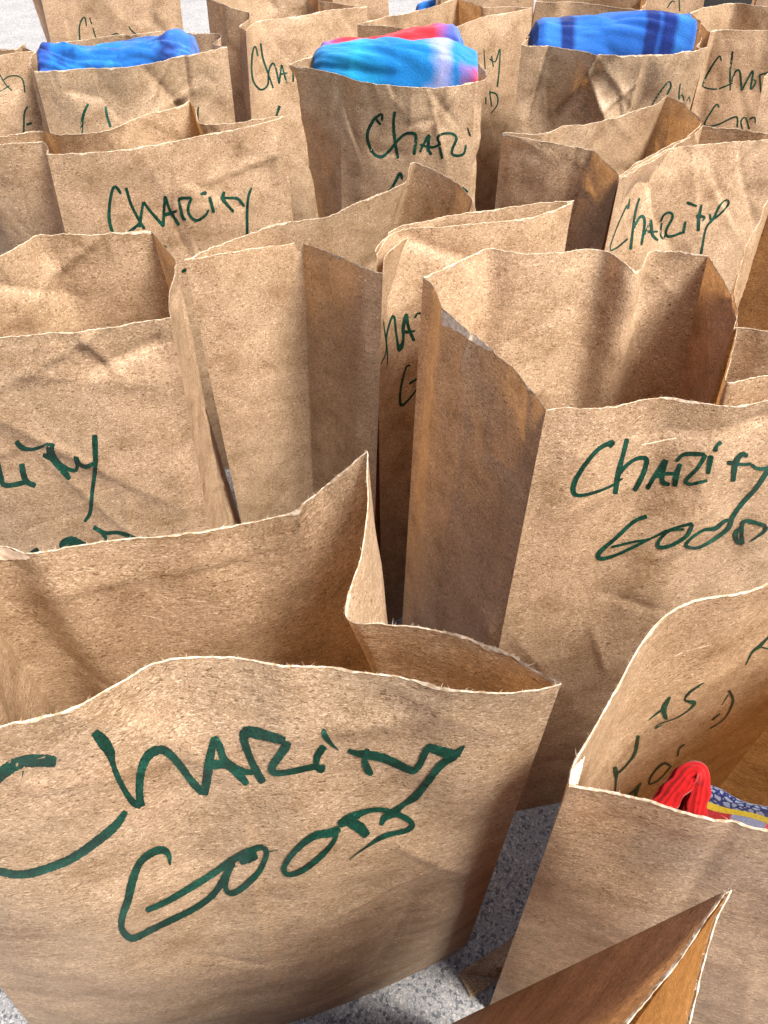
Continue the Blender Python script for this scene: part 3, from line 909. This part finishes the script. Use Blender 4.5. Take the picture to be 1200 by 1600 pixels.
# ------------------------------------------------------------------ handwriting in green marker (x, y, stroke width)
lettering('A', [
    [(88, 1190, 16), (80, 1189, 19), (60, 1188, 20), (35, 1190, 19), (14, 1200, 20), (-5, 1216, 18), (-35, 1248, 14), (-50, 1292, 12), (-42, 1332, 12), (-18, 1354, 12), (8, 1363, 13), (30, 1366, 13), (60, 1361, 14), (110, 1342, 14), (150, 1315, 15), (180, 1290, 14), (197, 1267, 9)],
    [(36, 1204, 3), (35, 1214, 1)],
    [(147, 1143, 14), (160, 1157, 19), (171, 1174, 17), (175, 1188, 10), (182.5, 1210, 9), (194, 1233, 9), (208, 1253, 11), (221, 1258, 12)],
    [(221, 1260, 13), (218, 1242, 12), (219, 1213, 13), (225, 1191, 14), (236, 1176, 15), (253, 1171, 14), (267, 1179, 13), (282, 1196, 12), (299, 1219, 12), (317, 1239, 12)],
    [(319, 1242, 13), (324, 1213, 14), (328, 1185, 14), (335, 1151, 10)],
    [(335, 1150, 9), (343, 1165, 12), (350, 1185, 12), (367, 1202, 15), (387, 1225, 10)],
    [(329, 1195, 14), (352, 1193, 15), (372, 1202, 13), (396, 1207, 7)],
    [(381, 1139, 12), (382, 1157, 13), (392, 1185, 11), (403, 1208, 13), (412, 1222, 11)],
    [(379, 1142, 14), (395, 1143, 19), (423, 1150, 16), (446, 1157, 14)],
    [(450, 1157, 12), (447, 1165, 14), (437, 1180, 13), (426, 1196, 13), (429, 1206, 11), (452, 1205, 10), (491, 1197, 10), (502, 1202, 10), (506, 1193, 6)],
    [(494, 1197, 8), (496, 1180, 11), (507, 1164, 11)],
    [(506, 1137, 4), (508, 1148, 9), (517, 1160, 6), (529, 1171, 1.5)],
    [(544, 1171, 7), (555, 1175, 9), (567, 1177, 13), (596, 1182, 14), (618, 1191, 14), (635, 1199, 12), (649, 1204, 12)],
    [(646, 1206, 9), (656, 1193, 10), (665, 1174, 11), (671, 1165, 11)],
    [(668, 1165, 12), (692, 1173, 16), (712, 1176, 14), (719, 1170, 8), (726, 1163, 3)],
    [(575, 1168, 7), (570, 1185, 9), (575, 1201, 12), (582, 1209, 7)],
    [(712, 1178, 13), (689, 1194, 12), (669, 1219, 11), (650, 1242, 12), (630, 1256, 8), (615, 1268, 13), (601, 1276, 11), (595, 1288, 5)],
    [(266, 1350, 3), (263, 1333, 9), (252, 1326, 13), (235, 1332, 12), (218, 1347, 11), (207, 1375, 13), (200, 1405, 12), (192, 1428, 11), (190, 1447, 10), (198, 1460, 11), (210, 1464, 11), (235, 1452, 10), (265, 1437, 10), (300, 1420, 10), (327, 1402, 10), (342, 1385, 10), (353, 1367, 12), (360, 1354, 9)],
    [(228, 1421, 9), (260, 1407, 10), (295, 1387, 11), (335, 1362, 11), (367, 1340, 12), (397, 1325, 11), (413, 1321, 8)],
    [(412, 1321, 8), (417, 1330, 8), (414, 1342, 8), (404, 1361, 9), (380, 1385, 10), (361, 1394, 9), (353, 1385, 8), (355, 1366, 10), (366, 1346, 7)],
    [(374, 1342, 15), (385, 1339, 17), (402, 1333, 13)],
    [(418, 1329, 2), (435, 1326, 1)],
    [(527, 1297, 6), (520, 1315, 7), (499, 1338, 9), (471, 1359, 9), (450, 1364, 8), (445, 1351, 8), (465, 1324, 9), (491, 1304, 12), (516, 1299, 14), (531, 1292, 10)],
    [(529, 1287, 11), (547, 1277, 16), (570, 1266, 9), (596, 1263, 8), (624, 1271, 9), (643, 1283, 8), (638, 1294, 8), (601, 1304, 8), (573, 1321, 3), (545, 1341, 1)],
    [(544, 1281, 15), (561, 1290, 18), (574, 1304, 13)],
], step=1.8)
lettering('D', [
    [(952, 699, 6), (957, 691, 8), (936, 701, 7), (914, 726, 7), (898, 753, 8), (896, 769, 8), (906, 774, 6), (930, 769, 5), (955, 759, 4), (973, 747, 3)],
    [(980, 685, 8), (973, 712, 7), (966, 740, 9), (961, 772, 8)],
    [(964, 743, 8), (980, 726, 6), (996, 716, 6), (1010, 718, 8), (1005, 740, 8), (991, 767, 8)],
    [(1011, 764, 7), (1024, 742, 7), (1040, 718, 8)], [(1041, 718, 8), (1035, 740, 8), (1036, 753, 8), (1047, 757, 6)],
    [(1022, 746, 5), (1040, 740, 6), (1058, 740, 5)],
    [(1063, 724, 7), (1057, 742, 9), (1054, 760, 8)],
    [(1057, 721, 5), (1068, 710, 6), (1090, 709, 7), (1102, 710, 6)], [(1103, 710, 6), (1090, 731, 6), (1072, 750, 6), (1079, 756, 5), (1105, 750, 5)],
    [(1111, 711, 9), (1106, 740, 6)], [(1127, 690, 7), (1120, 696, 5), (1117, 705, 8)],
    [(1168, 713, 6), (1159, 709, 8), (1149, 723, 9), (1145, 752, 7)], [(1136, 722, 7), (1159, 725, 5), (1174, 724, 5)],
    [(1174, 725, 5), (1182, 731, 5), (1197, 731, 6), (1210, 722, 6)],
    [(1216, 713, 6), (1200, 734, 8), (1181, 762, 7), (1161, 784, 7), (1145, 806, 7), (1137, 825, 7), (1112, 844, 6), (1090, 855, 5), (1073, 853, 5), (1076, 844, 5), (1098, 828, 5), (1117, 825, 7), (1131, 814, 6), (1140, 812, 5)],
    [(1011, 806, 7), (991, 814, 6), (961, 841, 6), (936, 863, 7), (939, 872, 7), (961, 867, 5), (994, 852, 5), (1024, 837, 3), (1042, 827, 3)],
    [(955, 854, 4), (985, 847, 4), (1018, 840, 3), (1049, 826, 4), (1082, 817, 5)],
    [(1082, 818, 5), (1073, 836, 6), (1049, 851, 6), (1030, 854, 6), (1030, 844, 5), (1046, 829, 4), (1069, 826, 4)],
    [(1160, 822, 5), (1150, 831, 7), (1151, 843, 7), (1160, 847, 6), (1159, 831, 5), (1164, 813, 6), (1197, 821, 6)], [(1198, 822, 6), (1192, 831, 5), (1172, 845, 2)],
], step=1.8)
lettering('B', [
    [(-45, 700, 8), (-30, 705, 8), (-12, 712, 8), (-4, 722, 8), (1, 744, 9), (8, 758, 8), (36, 754, 8), (44, 748, 6)], [(34, 724, 9), (37, 742, 10), (43, 753, 9), (56, 759, 8)],
    [(25, 689, 8), (33, 698, 9), (46, 702, 6), (62, 699, 5), (75, 692, 2)],
    [(80, 692, 12), (79, 706, 13), (88, 722, 12), (100, 736, 11), (109, 749, 7)],
    [(67, 710, 7), (84, 718, 9), (100, 729, 7), (116, 735, 6), (121, 728, 6), (119, 715, 8), (124, 724, 6), (134, 729, 7), (149, 723, 6)],
    [(148, 679, 9), (149, 706, 9), (149, 730, 7), (144, 770, 6), (141, 800, 6), (132, 815, 5)],
    [(146, 823, 8), (164, 832, 6), (186, 832, 6), (210, 841, 7), (225, 852, 6), (220, 872, 6), (190, 890, 5)], [(158, 829, 6), (169, 848, 6), (172, 880, 6)],
    [(148, 858, 6), (130, 850, 9), (112, 844, 13), (98, 848, 9), (100, 856, 9), (118, 853, 8)], [(60, 857, 7), (48, 866, 7), (40, 885, 6)],
], step=2.0)
lettering('E', [
    [(599, 458, 1.5), (598, 490, 1.7), (601, 518, 2.2), (605, 547, 2.2), (605, 570, 1.5)], [(595, 569, 1.5), (603, 550, 2), (604, 524, 3), (611, 498, 3.5), (616, 496, 4), (619, 521, 3.5), (623, 548, 5)],
    [(622, 549, 5), (627, 541, 7), (630, 530, 4), (630, 511, 6), (635, 492, 5), (638, 511, 5), (647, 533, 5)], [(632, 519, 6), (649, 517, 3)], [(652, 489, 3), (648, 497, 4)],
    [(652, 489, 3), (668, 492, 4), (664, 515, 4)],
    [(641, 571, 4), (635, 573, 3), (629, 592, 3.5), (625, 615, 3.5), (627, 633, 4.5), (642, 620, 3), (656, 600, 3)], [(639, 600, 3.5), (646, 595, 4), (655, 590, 4)],
], step=1.6)
lettering('F', [
    [(189, 303, 4.5), (184, 295, 5), (179, 292, 5), (175, 299, 5), (171, 322, 5), (171, 345, 5.5), (177, 364, 5), (188, 369, 5), (205, 360, 5), (221, 346, 4)],
    [(197, 293, 5), (204, 317, 4.5), (215, 340, 4.5), (226, 358, 4.5)], [(218, 355, 6), (221, 332, 4.5), (224, 315, 4.5)], [(224, 315, 4.5), (235, 330, 4.5), (256, 354, 5.5)],
    [(255, 354, 5), (256, 332, 4.5), (258, 306, 5)], [(258, 306, 4.5), (265, 327, 4.5), (280, 352, 5)], [(255, 336, 5), (266, 333, 6), (277, 329, 2.5)],
    [(279, 311, 4), (282, 325, 4.5), (286, 340, 5), (291, 343, 3)], [(278, 311, 4), (287, 309, 4.5), (299, 309, 4.5)], [(299, 309, 4.5), (294, 325, 4.5), (297, 337, 4.5), (307, 344, 4.5), (320, 337, 4), (326, 327, 3.5)],
    [(327, 307, 5), (334, 332, 5)], [(313, 303, 5), (323, 301, 6)],
    [(350, 299, 4.5), (348, 310, 6), (355, 320, 4.5), (365, 331, 4)], [(344, 309, 4.5), (358, 309, 3.5), (371, 310, 4), (382, 322, 4)],
    [(393, 293, 3.5), (388, 307, 4), (386, 332, 4.5), (386, 362, 4), (385, 385, 4)],
    [(254, 384, 4), (260, 386, 4)], [(284, 424, 5), (292, 420, 5)],
], step=1.5)
lettering('P', [
    [(984, 310, 2), (981, 326, 4), (979, 322, 3), (964, 355, 2), (953, 388, 2), (962, 388, 3), (981, 373, 3)],
    [(999, 309, 3), (993, 330, 4), (989, 357, 4), (985, 390, 5)], [(989, 358, 4), (999, 340, 4), (1005, 339, 5), (1007, 351, 4.5), (1002, 383, 4)],
    [(1007, 367, 3), (1017, 343, 4)], [(1017, 343, 4), (1019, 366, 5), (1028, 376, 4)], [(1007, 362, 4.5), (1028, 362, 3)],
    [(1034, 348, 3), (1032, 366, 3), (1036, 373, 3), (1040, 366, 3)], [(1032, 346, 3), (1038, 335, 3.5), (1047, 332, 4), (1051, 339, 4), (1042, 357, 4), (1041, 367, 4), (1049, 369, 4), (1066, 363, 4)],
    [(1071, 346, 4), (1067, 365, 5)], [(1073, 316, 5), (1089, 322, 3)],
    [(1096, 319, 3.5), (1092, 339, 5), (1091, 361, 5)], [(1088, 336, 4), (1100, 339, 4), (1097, 346, 2)],
    [(1109, 334, 3), (1112, 343, 4), (1126, 333, 3), (1138, 319, 3), (1136, 312, 2.3), (1126, 319, 3), (1114, 342, 4), (1103, 357, 3), (1095, 397, 4)],
], step=1.5)
lettering('G', [
    [(595, 195, 5), (588, 186, 4), (592, 180, 4), (597, 179, 4), (597, 189, 4)],
    [(590, 181, 4), (584, 187, 5), (575, 205, 5), (575, 221, 5), (583, 239, 5), (596, 245, 5), (609, 235, 4.5), (620, 221, 4.5), (632, 210, 4.5), (644, 208, 5), (650, 214, 5), (647, 242, 5)],
    [(617, 174, 5), (615, 192, 4.5), (617, 219, 5), (622, 248, 4)],
    [(656, 238, 4), (661, 227, 4), (670, 212, 5), (669, 231, 5), (674, 242, 5)], [(656, 226, 4), (675, 230, 4), (689, 225, 4)],
    [(688, 227, 4), (684, 215, 4), (692, 209, 4), (707, 209, 4), (713, 217, 4.5), (707, 232, 4), (707, 241, 4), (717, 243, 4), (725, 239, 4), (728, 226, 3)], [(687, 229, 4), (691, 248, 4)],
    [(730, 199, 2), (735, 213, 3)], [(740, 206, 1.5), (738, 223, 4), (738, 243, 1.5)],
    [(629, 280, 3.5), (625, 271, 5), (617, 285, 4.5), (606, 305, 4.5)], [(722, 292, 3), (731, 300, 3)],
], step=1.5)
lettering('H', [[(138, 162, 4), (131, 177, 4.5), (128, 195, 4.5), (128, 212, 4)], [(165, 166, 4), (167, 180, 4), (173, 199, 4)], [(310, 166, 2.5), (309, 180, 2.5), (311, 196, 2.5)]], step=1.5)
lettering('I', [[(125, 66, 2.5), (124, 43, 2.5), (128, 30, 2.5), (133, 28, 2.5), (135, 41, 2)], [(140, 27, 2), (145, 43, 2), (150, 60, 2)], [(174, 54, 2), (184, 53, 2), (192, 61, 2)],
                [(201, 41, 2), (206, 48, 2), (215, 55, 2)], [(220, 52, 4), (224, 60, 3)], [(204, 56, 3), (206, 60, 3)], [(244, 56, 2.5), (249, 51, 3), (255, 56, 2.5)]], step=1.5)
lettering('J', [[(-2, 114, 2), (9, 132, 2), (19, 142, 2)], [(-2, 144, 2), (15, 134, 2)], [(4, 126, 2), (15, 119, 2), (28, 119, 2), (36, 126, 2.2), (39, 145, 2.5)], [(43, 166, 3), (38, 178, 3), (37, 207, 3)], [(41, 195, 4), (50, 192, 4)]], step=1.5)
lettering('K', [[(403, 88, 3), (399, 73, 2.5), (395, 80, 3), (393, 105, 3), (396, 127, 3), (407, 140, 3), (418, 133, 3), (420, 111, 3), (426, 99, 3), (431, 107, 3), (436, 131, 3)], [(436, 131, 3), (440, 101, 3)], [(440, 101, 3), (448, 130, 3)],
                [(438, 116, 3), (449, 114, 3)], [(407, 67, 3), (411, 92, 3), (419, 115, 3), (427, 138, 2.5)], [(437, 165, 5), (432, 181, 3), (431, 195, 3)], [(480, 88, 2.5), (483, 96, 2.5)], [(458, 128, 3), (459, 104, 3), (468, 102, 3), (462, 118, 3), (472, 124, 3)]], step=1.5)
lettering('L', [[(756, 77, 1.5), (758, 108, 2)], [(765, 92, 2), (774, 96, 2), (781, 77, 2), (780, 107, 2.2), (777, 136, 2.5)], [(768, 87, 2), (771, 105, 2)], [(765, 143, 2.5), (768, 166, 2)], [(764, 143, 2.5), (776, 148, 2.5), (777, 163, 2), (767, 177, 1.5)], [(759, 151, 2), (759, 163, 2)]], step=1.5)
lettering('M', [[(1014, 192, 2.5), (1020, 163, 2.5), (1034, 141, 3), (1045, 128, 3), (1048, 135, 3), (1042, 148, 2.5)], [(1063, 130, 2), (1061, 144, 2), (1061, 156, 2)], [(1061, 154, 2), (1066, 148, 2), (1069, 157, 2)], [(1073, 158, 1.5), (1077, 151, 1.5), (1078, 160, 1.5)]], step=1.5)
lettering('N', [[(1127, 95, 2.5), (1124, 88, 2.5), (1112, 104, 3), (1100, 127, 3), (1100, 136, 2.5), (1120, 139, 2.5), (1145, 130, 2.5)], [(1145, 80, 3), (1141, 112, 3), (1141, 142, 2)], [(1143, 128, 2.5), (1149, 112, 3), (1156, 112, 3), (1159, 142, 3)],
                [(1159, 141, 3), (1176, 111, 3), (1173, 139, 3), (1181, 128, 2.5), (1177, 124, 2)], [(1187, 116, 2.5), (1189, 145, 2.5)], [(1186, 117, 2.5), (1202, 114, 2.5), (1206, 124, 2.5), (1193, 130, 2)],
                [(1124, 168, 2.5), (1120, 163, 2.5), (1112, 173, 2.5), (1101, 195, 2.5), (1120, 195, 2.5), (1144, 184, 2.5), (1152, 184, 2.5), (1152, 199, 2.5)], [(1160, 202, 2.5), (1158, 189, 2.5), (1165, 184, 2.5), (1171, 202, 2.5)],
                [(1171, 186, 2.5), (1179, 184, 2.5), (1183, 204, 2.5)], [(1192, 184, 2.5), (1192, 206, 2.5)]], step=1.5)
lettering('W', [[(1042, 13, 2), (1050, 2, 2), (1055, 3, 2)], [(1061, -3, 2), (1062, 18, 2)]], step=1.5)
bleed = lettering('S', [
    [(1206, 990, 3), (1197, 999, 4), (1186, 1010, 6), (1175, 1019, 4), (1165, 1039, 2)], [(1186, 1010, 3), (1202, 1014, 2)],
    [(1100, 1066, 2), (1078, 1081, 4), (1070, 1092, 3), (1076, 1096, 5), (1085, 1098, 6), (1075, 1110, 2.5), (1055, 1122, 2), (1030, 1131, 2), (1024, 1138, 2), (1034, 1132, 2)],
    [(1047, 1088, 4), (1037, 1107, 9), (1041, 1124, 5)], [(1014, 1124, 1.5), (1033, 1109, 4)],
    [(1139, 1078, 4), (1145, 1095, 4), (1135, 1118, 2), (1125, 1128, 2), (1109, 1138, 2)], [(1138, 1084, 1.5), (1128, 1101, 1)], [(1125, 1114, 2.5), (1112, 1125, 2.5)],
    [(997, 1148, 5), (992, 1175, 5), (980, 1193, 3), (966, 1207, 4)], [(960, 1197, 6), (962, 1209, 7), (962, 1220, 3), (960, 1244, 2)],
    [(1001, 1222, 3), (993, 1237, 6), (993, 1252, 4)], [(996, 1229, 3), (976, 1247, 1.5)],
    [(1049, 1197, 3), (1036, 1192, 4), (1019, 1209, 2.5), (1014, 1224, 3), (1030, 1217, 2), (1048, 1197, 2)], [(1069, 1162, 3), (1061, 1169, 2.5), (1058, 1181, 3)],
], step=1.8, panel=3)
for o in bleed:
    o['label'] = 'broken stroke of green ink bled through from outside'


# ------------------------------------------------------------------ cloth stuffed into the bags
from mathutils import noise


def stuffed_cloth(name, label, cat, top, y_front, depth, rim_z, pattern, seed, fold=0.004, tilt=0.0, nf=4):
    """soft folded cloth rising out of a bag: top = outline of its upper edge as (pixel x, pixel y); y_front = how far from the camera
    its front lies at the left and at the right end (m)"""
    top = np.asarray(top, float)
    nu, nv = 110, 60
    arc = np.r_[0, np.cumsum(np.linalg.norm(np.diff(top, axis=0), axis=1))]
    xs = np.interp(np.linspace(0, arc[-1], nu), arc, top[:, 0])
    ys = np.interp(np.linspace(0, arc[-1], nu), arc, top[:, 1])
    rs = np.random.RandomState(seed)
    V = np.zeros((nv, nu, 3))
    ph = rs.uniform(0, 6.28, 8)
    for i in range(nu):
        s = i / (nu - 1)
        yf = float(np.interp(s, np.linspace(0, 1, len(y_front)), y_front))
        crown = at_y(xs[i], ys[i], yf + depth * 0.45)
        zb = rim_z - 0.045
        endr = min(1.0, math.sqrt(max(0.0, 1 - (1 - min(1, s / 0.07)) ** 2)) + 0.02, math.sqrt(max(0.0, 1 - (1 - min(1, (1 - s) / 0.06)) ** 2)) + 0.02)
        for j in range(nv):
            q = j / (nv - 1)
            an = math.pi * q
            y = yf + depth * 0.5 - depth * 0.5 * math.copysign(abs(math.cos(an)) ** 0.75, math.cos(an)) * (0.25 + 0.75 * endr)
            hgt = abs(math.sin(an)) ** 0.55
            z = zb + (crown[2] - zb) * hgt * (0.35 + 0.65 * endr)
            # rumples: soft rolls with sharp valleys between them
            f = 0.0
            for o_, (fs, fq, am) in enumerate(((3.0, 2.2, 1.0), (6.5, 4.0, 0.55), (13.0, 7.0, 0.12))):
                nn = noise.noise(Vector((s * fs * 0.75 + ph[o_] * 3, q * fq * 2.6 + 0.5 * s * fs, ph[o_ + 3])))
                f += am * (abs(nn) * 2.2 - 0.55)
            f *= fold * (math.sin(an) ** 0.5 if 0 < q < 1 else 0)
            x = crown[0] * (1 + 0.0 * q)
            V[j, i] = (x, y - f * math.cos(an), z + f * max(0.15, math.sin(an)) * endr)
    # rounded blind ends
    cen = V.mean(0, keepdims=True)
    uv = np.stack([np.tile(np.linspace(0, 1, nu), nv), np.repeat(np.linspace(0, 1, nv), nu)], 1)
    o = mesh_obj(name, V.reshape(-1, 3), grid_faces(nv, nu), cloth_mat(name + '_fabric', pattern), None, uv, origin=(V[..., 0].mean(), V[..., 1].mean(), rim_z - 0.045))
    return tag(o, label, cat, 'cloths stuffed into the bags')


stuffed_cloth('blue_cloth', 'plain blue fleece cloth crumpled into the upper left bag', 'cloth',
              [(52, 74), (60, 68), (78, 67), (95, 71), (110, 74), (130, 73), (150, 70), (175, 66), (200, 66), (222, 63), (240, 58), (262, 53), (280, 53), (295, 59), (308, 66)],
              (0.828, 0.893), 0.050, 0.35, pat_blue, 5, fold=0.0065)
stuffed_cloth('tie_dyed_cloth', 'bright blue cloth with coral red tie-dye patches in the middle bag', 'cloth',
              [(485, 92), (490, 80), (502, 71), (530, 68), (560, 65), (600, 64), (640, 63), (680, 63), (700, 66), (715, 72), (728, 80), (738, 83), (746, 84), (750, 94)],
              (0.848, 0.822, 0.806, 0.798, 0.796), 0.036, 0.35, pat_dye, 6, fold=0.0028)
stuffed_cloth('plaid_cloth', 'blue plaid fleece cloth with navy stripes folded into the upper right bag', 'cloth',
              [(826, 62), (828, 54), (834, 46), (840, 34), (850, 28), (870, 30), (900, 28), (940, 22), (990, 20), (1040, 19), (1065, 20), (1085, 24), (1089, 34)],
              (0.908, 0.900), 0.048, 0.35, pat_plaid, 7, fold=0.004)
stuffed_cloth('dark_blue_cloth', 'scrap of dark blue cloth at the top edge behind the tie-dyed cloth', 'cloth',
              [(648, 12), (660, 4), (680, -4), (700, -8), (725, -8), (745, -2)], (1.19, 1.19), 0.05, 0.33, pat_blue, 8, fold=0.003)


# ------------------------------------------------------------------ socks in the lower right bag
dye = bpy.data.objects['tie_dyed_cloth']


def pat_dye_back(nt, u, v, obj, uv):
    w = warp(nt, u, obj, 40.0, 0.1)
    return ramp(nt, w, [(0.0, (0.03, 0.20, 0.52)), (0.12, (0.30, 0.06, 0.22)), (0.2, (0.50, 0.03, 0.05)), (0.70, (0.52, 0.035, 0.05)), (0.80, (0.10, 0.13, 0.50)), (1.0, (0.012, 0.14, 0.52))])


back = stuffed_cloth('back_fold', 'x', 'x', [(492, 78), (505, 68), (530, 64), (560, 60), (600, 55), (640, 50), (670, 44), (690, 38), (708, 37), (716, 46), (722, 62), (728, 78)],
                     (0.872, 0.852, 0.838, 0.836, 0.836), 0.030, 0.35, pat_dye_back, 9, fold=0.004)
for k_ in ('label', 'category', 'group'):
    del back[k_]
back.location = tuple(np.array(back.location) - np.array(dye.location))
back.parent = dye
back['label'] = 'coral red rear fold of the tie-dyed cloth'


def knit_sheet(name, label, cat, edge, drop, thick, pattern, rib_n, rib_a, seed, lean=(0, 0)):
    """thick knitted sheet standing along the path `edge` (its upper rim) and hanging down by drop, with raised ribs"""
    n = len(edge)
    nd = 90
    tg = np.gradient(edge, axis=0)
    tg /= np.linalg.norm(tg, axis=1)[:, None]
    nr = np.stack([-tg[:, 1], tg[:, 0], np.zeros(n)], 1)
    nr /= np.linalg.norm(nr, axis=1)[:, None]
    arc = np.r_[0, np.cumsum(np.linalg.norm(np.diff(edge, axis=0), axis=1))]
    rows, uv = [], []
    # profile across the sheet: up one face, over the rounded rim, down the other
    prof = []
    for j in range(nd):
        q = j / (nd - 1)
        if q < 0.38:
            prof.append((-0.5, -drop * (1 - q / 0.38)))
        elif q > 0.62:
            prof.append((0.5, -drop * ((q - 0.62) / 0.38)))
        else:
            an = math.pi * (q - 0.38) / 0.24
            prof.append((-0.5 * math.cos(an), 0.5 * thick * math.sin(an)))
    for j, (o, dz) in enumerate(prof):
        rib = rib_a * abs(math.sin(math.pi * rib_n * j / (nd - 1)))
        wob = 1 + 0.10 * np.sin(arc / arc[-1] * 40 + j * 0.3)
        p = edge + nr * (o * thick + (np.sign(o) * rib if abs(o) > 0.2 else 0)) * wob[:, None] + np.array([0, 0, 1]) * dz
        p[:, 2] += rib if abs(o) < 0.5 else 0
        p[:, 0] += lean[0] * (-dz)
        p[:, 1] += lean[1] * (-dz)
        rows.append(p)
        uv.append(np.stack([arc / arc[-1], np.full(n, j / (nd - 1))], 1))
    V = np.array(rows)
    o = mesh_obj(name, V.reshape(-1, 3), grid_faces(nd, n), cloth_mat(name + '_knit', pattern, 0.0002), None, np.array(uv).reshape(-1, 2),
                 origin=(edge[:, 0].mean(), edge[:, 1].mean(), edge[:, 2].min() - drop))
    return tag(o, label, cat, 'socks in the lower right bag')


red_edge = np.array([at_z(x, y, z) for x, y, z in [tuple(r) for r in np.array(
    spline([(1012, 1290, 0.328), (1026, 1270, 0.331), (1042, 1249, 0.334), (1058, 1229, 0.337), (1072, 1213, 0.339), (1082, 1207, 0.340), (1091, 1210, 0.340), (1093, 1224, 0.337), (1090, 1240, 0.334), (1086, 1262, 0.331), (1080, 1295, 0.326)], 1.0))]])
knit_sheet('red_sock', 'red ribbed sock cuff folded double in the lower right bag', 'sock', red_edge, 0.030, 0.0052, pat_red, 24, 0.0009, 1, lean=(0.05, 0.08))

gs = [(1101, 1222), (1125, 1232), (1150, 1244), (1175, 1254), (1200, 1262), (1230, 1275)]
nu_, nv_ = 60, 40
GV = np.zeros((nv_, nu_, 3))
top_e = np.array([at_z(x, y, 0.330) for x, y in gs])
bot_e = np.array([at_z(x, y, 0.318) for x, y in [(1092, 1290), (1120, 1296), (1150, 1302), (1180, 1308), (1210, 1314), (1240, 1322)]])
te, be = polyline(top_e, nu_, 0.05), polyline(bot_e, nu_, 0.05)
for j in range(nv_):
    q = j / (nv_ - 1)
    bow = math.sin(math.pi * q) * 0.006
    GV[j] = te * (1 - q) + be * q
    GV[j, :, 2] += bow + 0.0008 * np.sin(np.linspace(0, 9, nu_) + q * 5) - 0.012 * (1 - min(1, q / 0.12)) ** 2
uvg = np.stack([np.tile(np.linspace(0, 1, nu_), nv_), np.repeat(np.linspace(0, 1, nv_), nu_)], 1)
under = GV.copy()
under[..., 2] -= 0.012
VV = np.concatenate([GV.reshape(-1, 3), under.reshape(-1, 3)])
fa = grid_faces(nv_, nu_)
fb = [tuple(i + nv_ * nu_ for i in f[::-1]) for f in fa]
M0 = nv_ * nu_
side = [(k, k + 1, k + 1 + M0, k + M0) for k in range(nu_ - 1)] + [((nv_ - 1) * nu_ + k + 1, (nv_ - 1) * nu_ + k, (nv_ - 1) * nu_ + k + M0, (nv_ - 1) * nu_ + k + 1 + M0) for k in range(nu_ - 1)]
side += [((j + 1) * nu_, j * nu_, j * nu_ + M0, (j + 1) * nu_ + M0) for j in range(nv_ - 1)] + [(j * nu_ + nu_ - 1, (j + 1) * nu_ + nu_ - 1, (j + 1) * nu_ + nu_ - 1 + M0, j * nu_ + nu_ - 1 + M0) for j in range(nv_ - 1)]
sock = mesh_obj('patterned_sock', VV, fa + fb + side, cloth_mat('patterned_sock_knit', pat_sock, 0.0003), None, np.concatenate([uvg, uvg]), origin=VV.mean(0))
tag(sock, 'grey sock with navy pattern and yellow stripe beside the red cuff', 'sock', 'socks in the lower right bag')


# ------------------------------------------------------------------ torn white ply, scratches and folded corners on the bags
PLY = plain_mat('bare_white_ply', (0.72, 0.57, 0.43), 0.9)
patch('D', 3, ([(690, 482), (706, 492), (725, 508), (745, 524), (770, 545)], [(691, 508), (706, 512), (724, 524), (744, 538), (769, 549)]), 'torn_patch', PLY)
patch('A', 2, ([(-30, 850), (0, 853), (20, 858), (46, 868)], [(-30, 872), (0, 874), (20, 874), (47, 872)]), 'torn_patch', PLY)
patch('S', 3, ([(885, 1206), (892, 1200), (903, 1190), (913, 1180)], [(890, 1226), (898, 1226), (903, 1222), (906, 1210)]), 'torn_patch', PLY)
lettering('A', [[(222, 961, 0.8), (240, 964, 1.3), (256, 969, 0.7)], [(302, 941, 0.7), (315, 939, 1.4), (329, 941, 0.7)]], panel=2, mat=EDGE, name='loose_fibre', off=0.0001)
lettering('S', [[(1054, 1025, 0.8), (1075, 1016, 1.3), (1095, 1011, 1.4), (1112, 1007, 0.7)]], panel=3, mat=EDGE, name='loose_fibre')
lettering('D', [[(1002, 695, 0.8), (1022, 691, 1.6), (1056, 684, 1)]], panel=0, mat=PLY, name='loose_fibre')

# bottom fold of the sock bag showing on the ground
fold = [at_z(716, 1520, 0.004), at_z(770, 1486, 0.012), at_z(818, 1452, 0.020), at_z(812, 1505, 0.012), at_z(780, 1528, 0.003), at_z(737, 1560, 0.003), at_z(776, 1512, 0.014)]
sbag = SURF[('S', 0)][0].parent
mesh_obj('bottom_fold', fold, [(0, 6, 1), (1, 6, 3, 2), (6, 4, 3), (0, 5, 4, 6)], PAPER, sbag, [(p[0], p[1]) for p in fold], smooth=False)

# black bag at the top edge
bl = at_y(1145, -14, 1.60)
bx, by, bw, bd = bl[0], 1.62, 0.17, 0.12
rings = []
for k, (z, sx) in enumerate([(0.0, 0.94), (0.03, 1.0), (0.14, 1.02), (0.24, 0.98), (0.29, 0.9), (0.30, 0.8)]):
    for q in range(32):
        an = 2 * math.pi * q / 32
        cx, cy = math.cos(an), math.sin(an)
        rings.append((bx + bw / 2 * sx * math.copysign(abs(cx) ** 0.4, cx), by + bd / 2 * sx * math.copysign(abs(cy) ** 0.4, cy), z))
fc = [(k * 32 + q, k * 32 + (q + 1) % 32, (k + 1) * 32 + (q + 1) % 32, (k + 1) * 32 + q) for k in range(5) for q in range(32)] + [tuple(range(160, 192))]
blk = mesh_obj('black_bag', rings, fc, plain_mat('black_fabric', (0.006, 0.006, 0.007), 0.9), None, None, origin=(bx, by, 0))
tag(blk, 'black object at the top right edge behind the bags', 'bag')
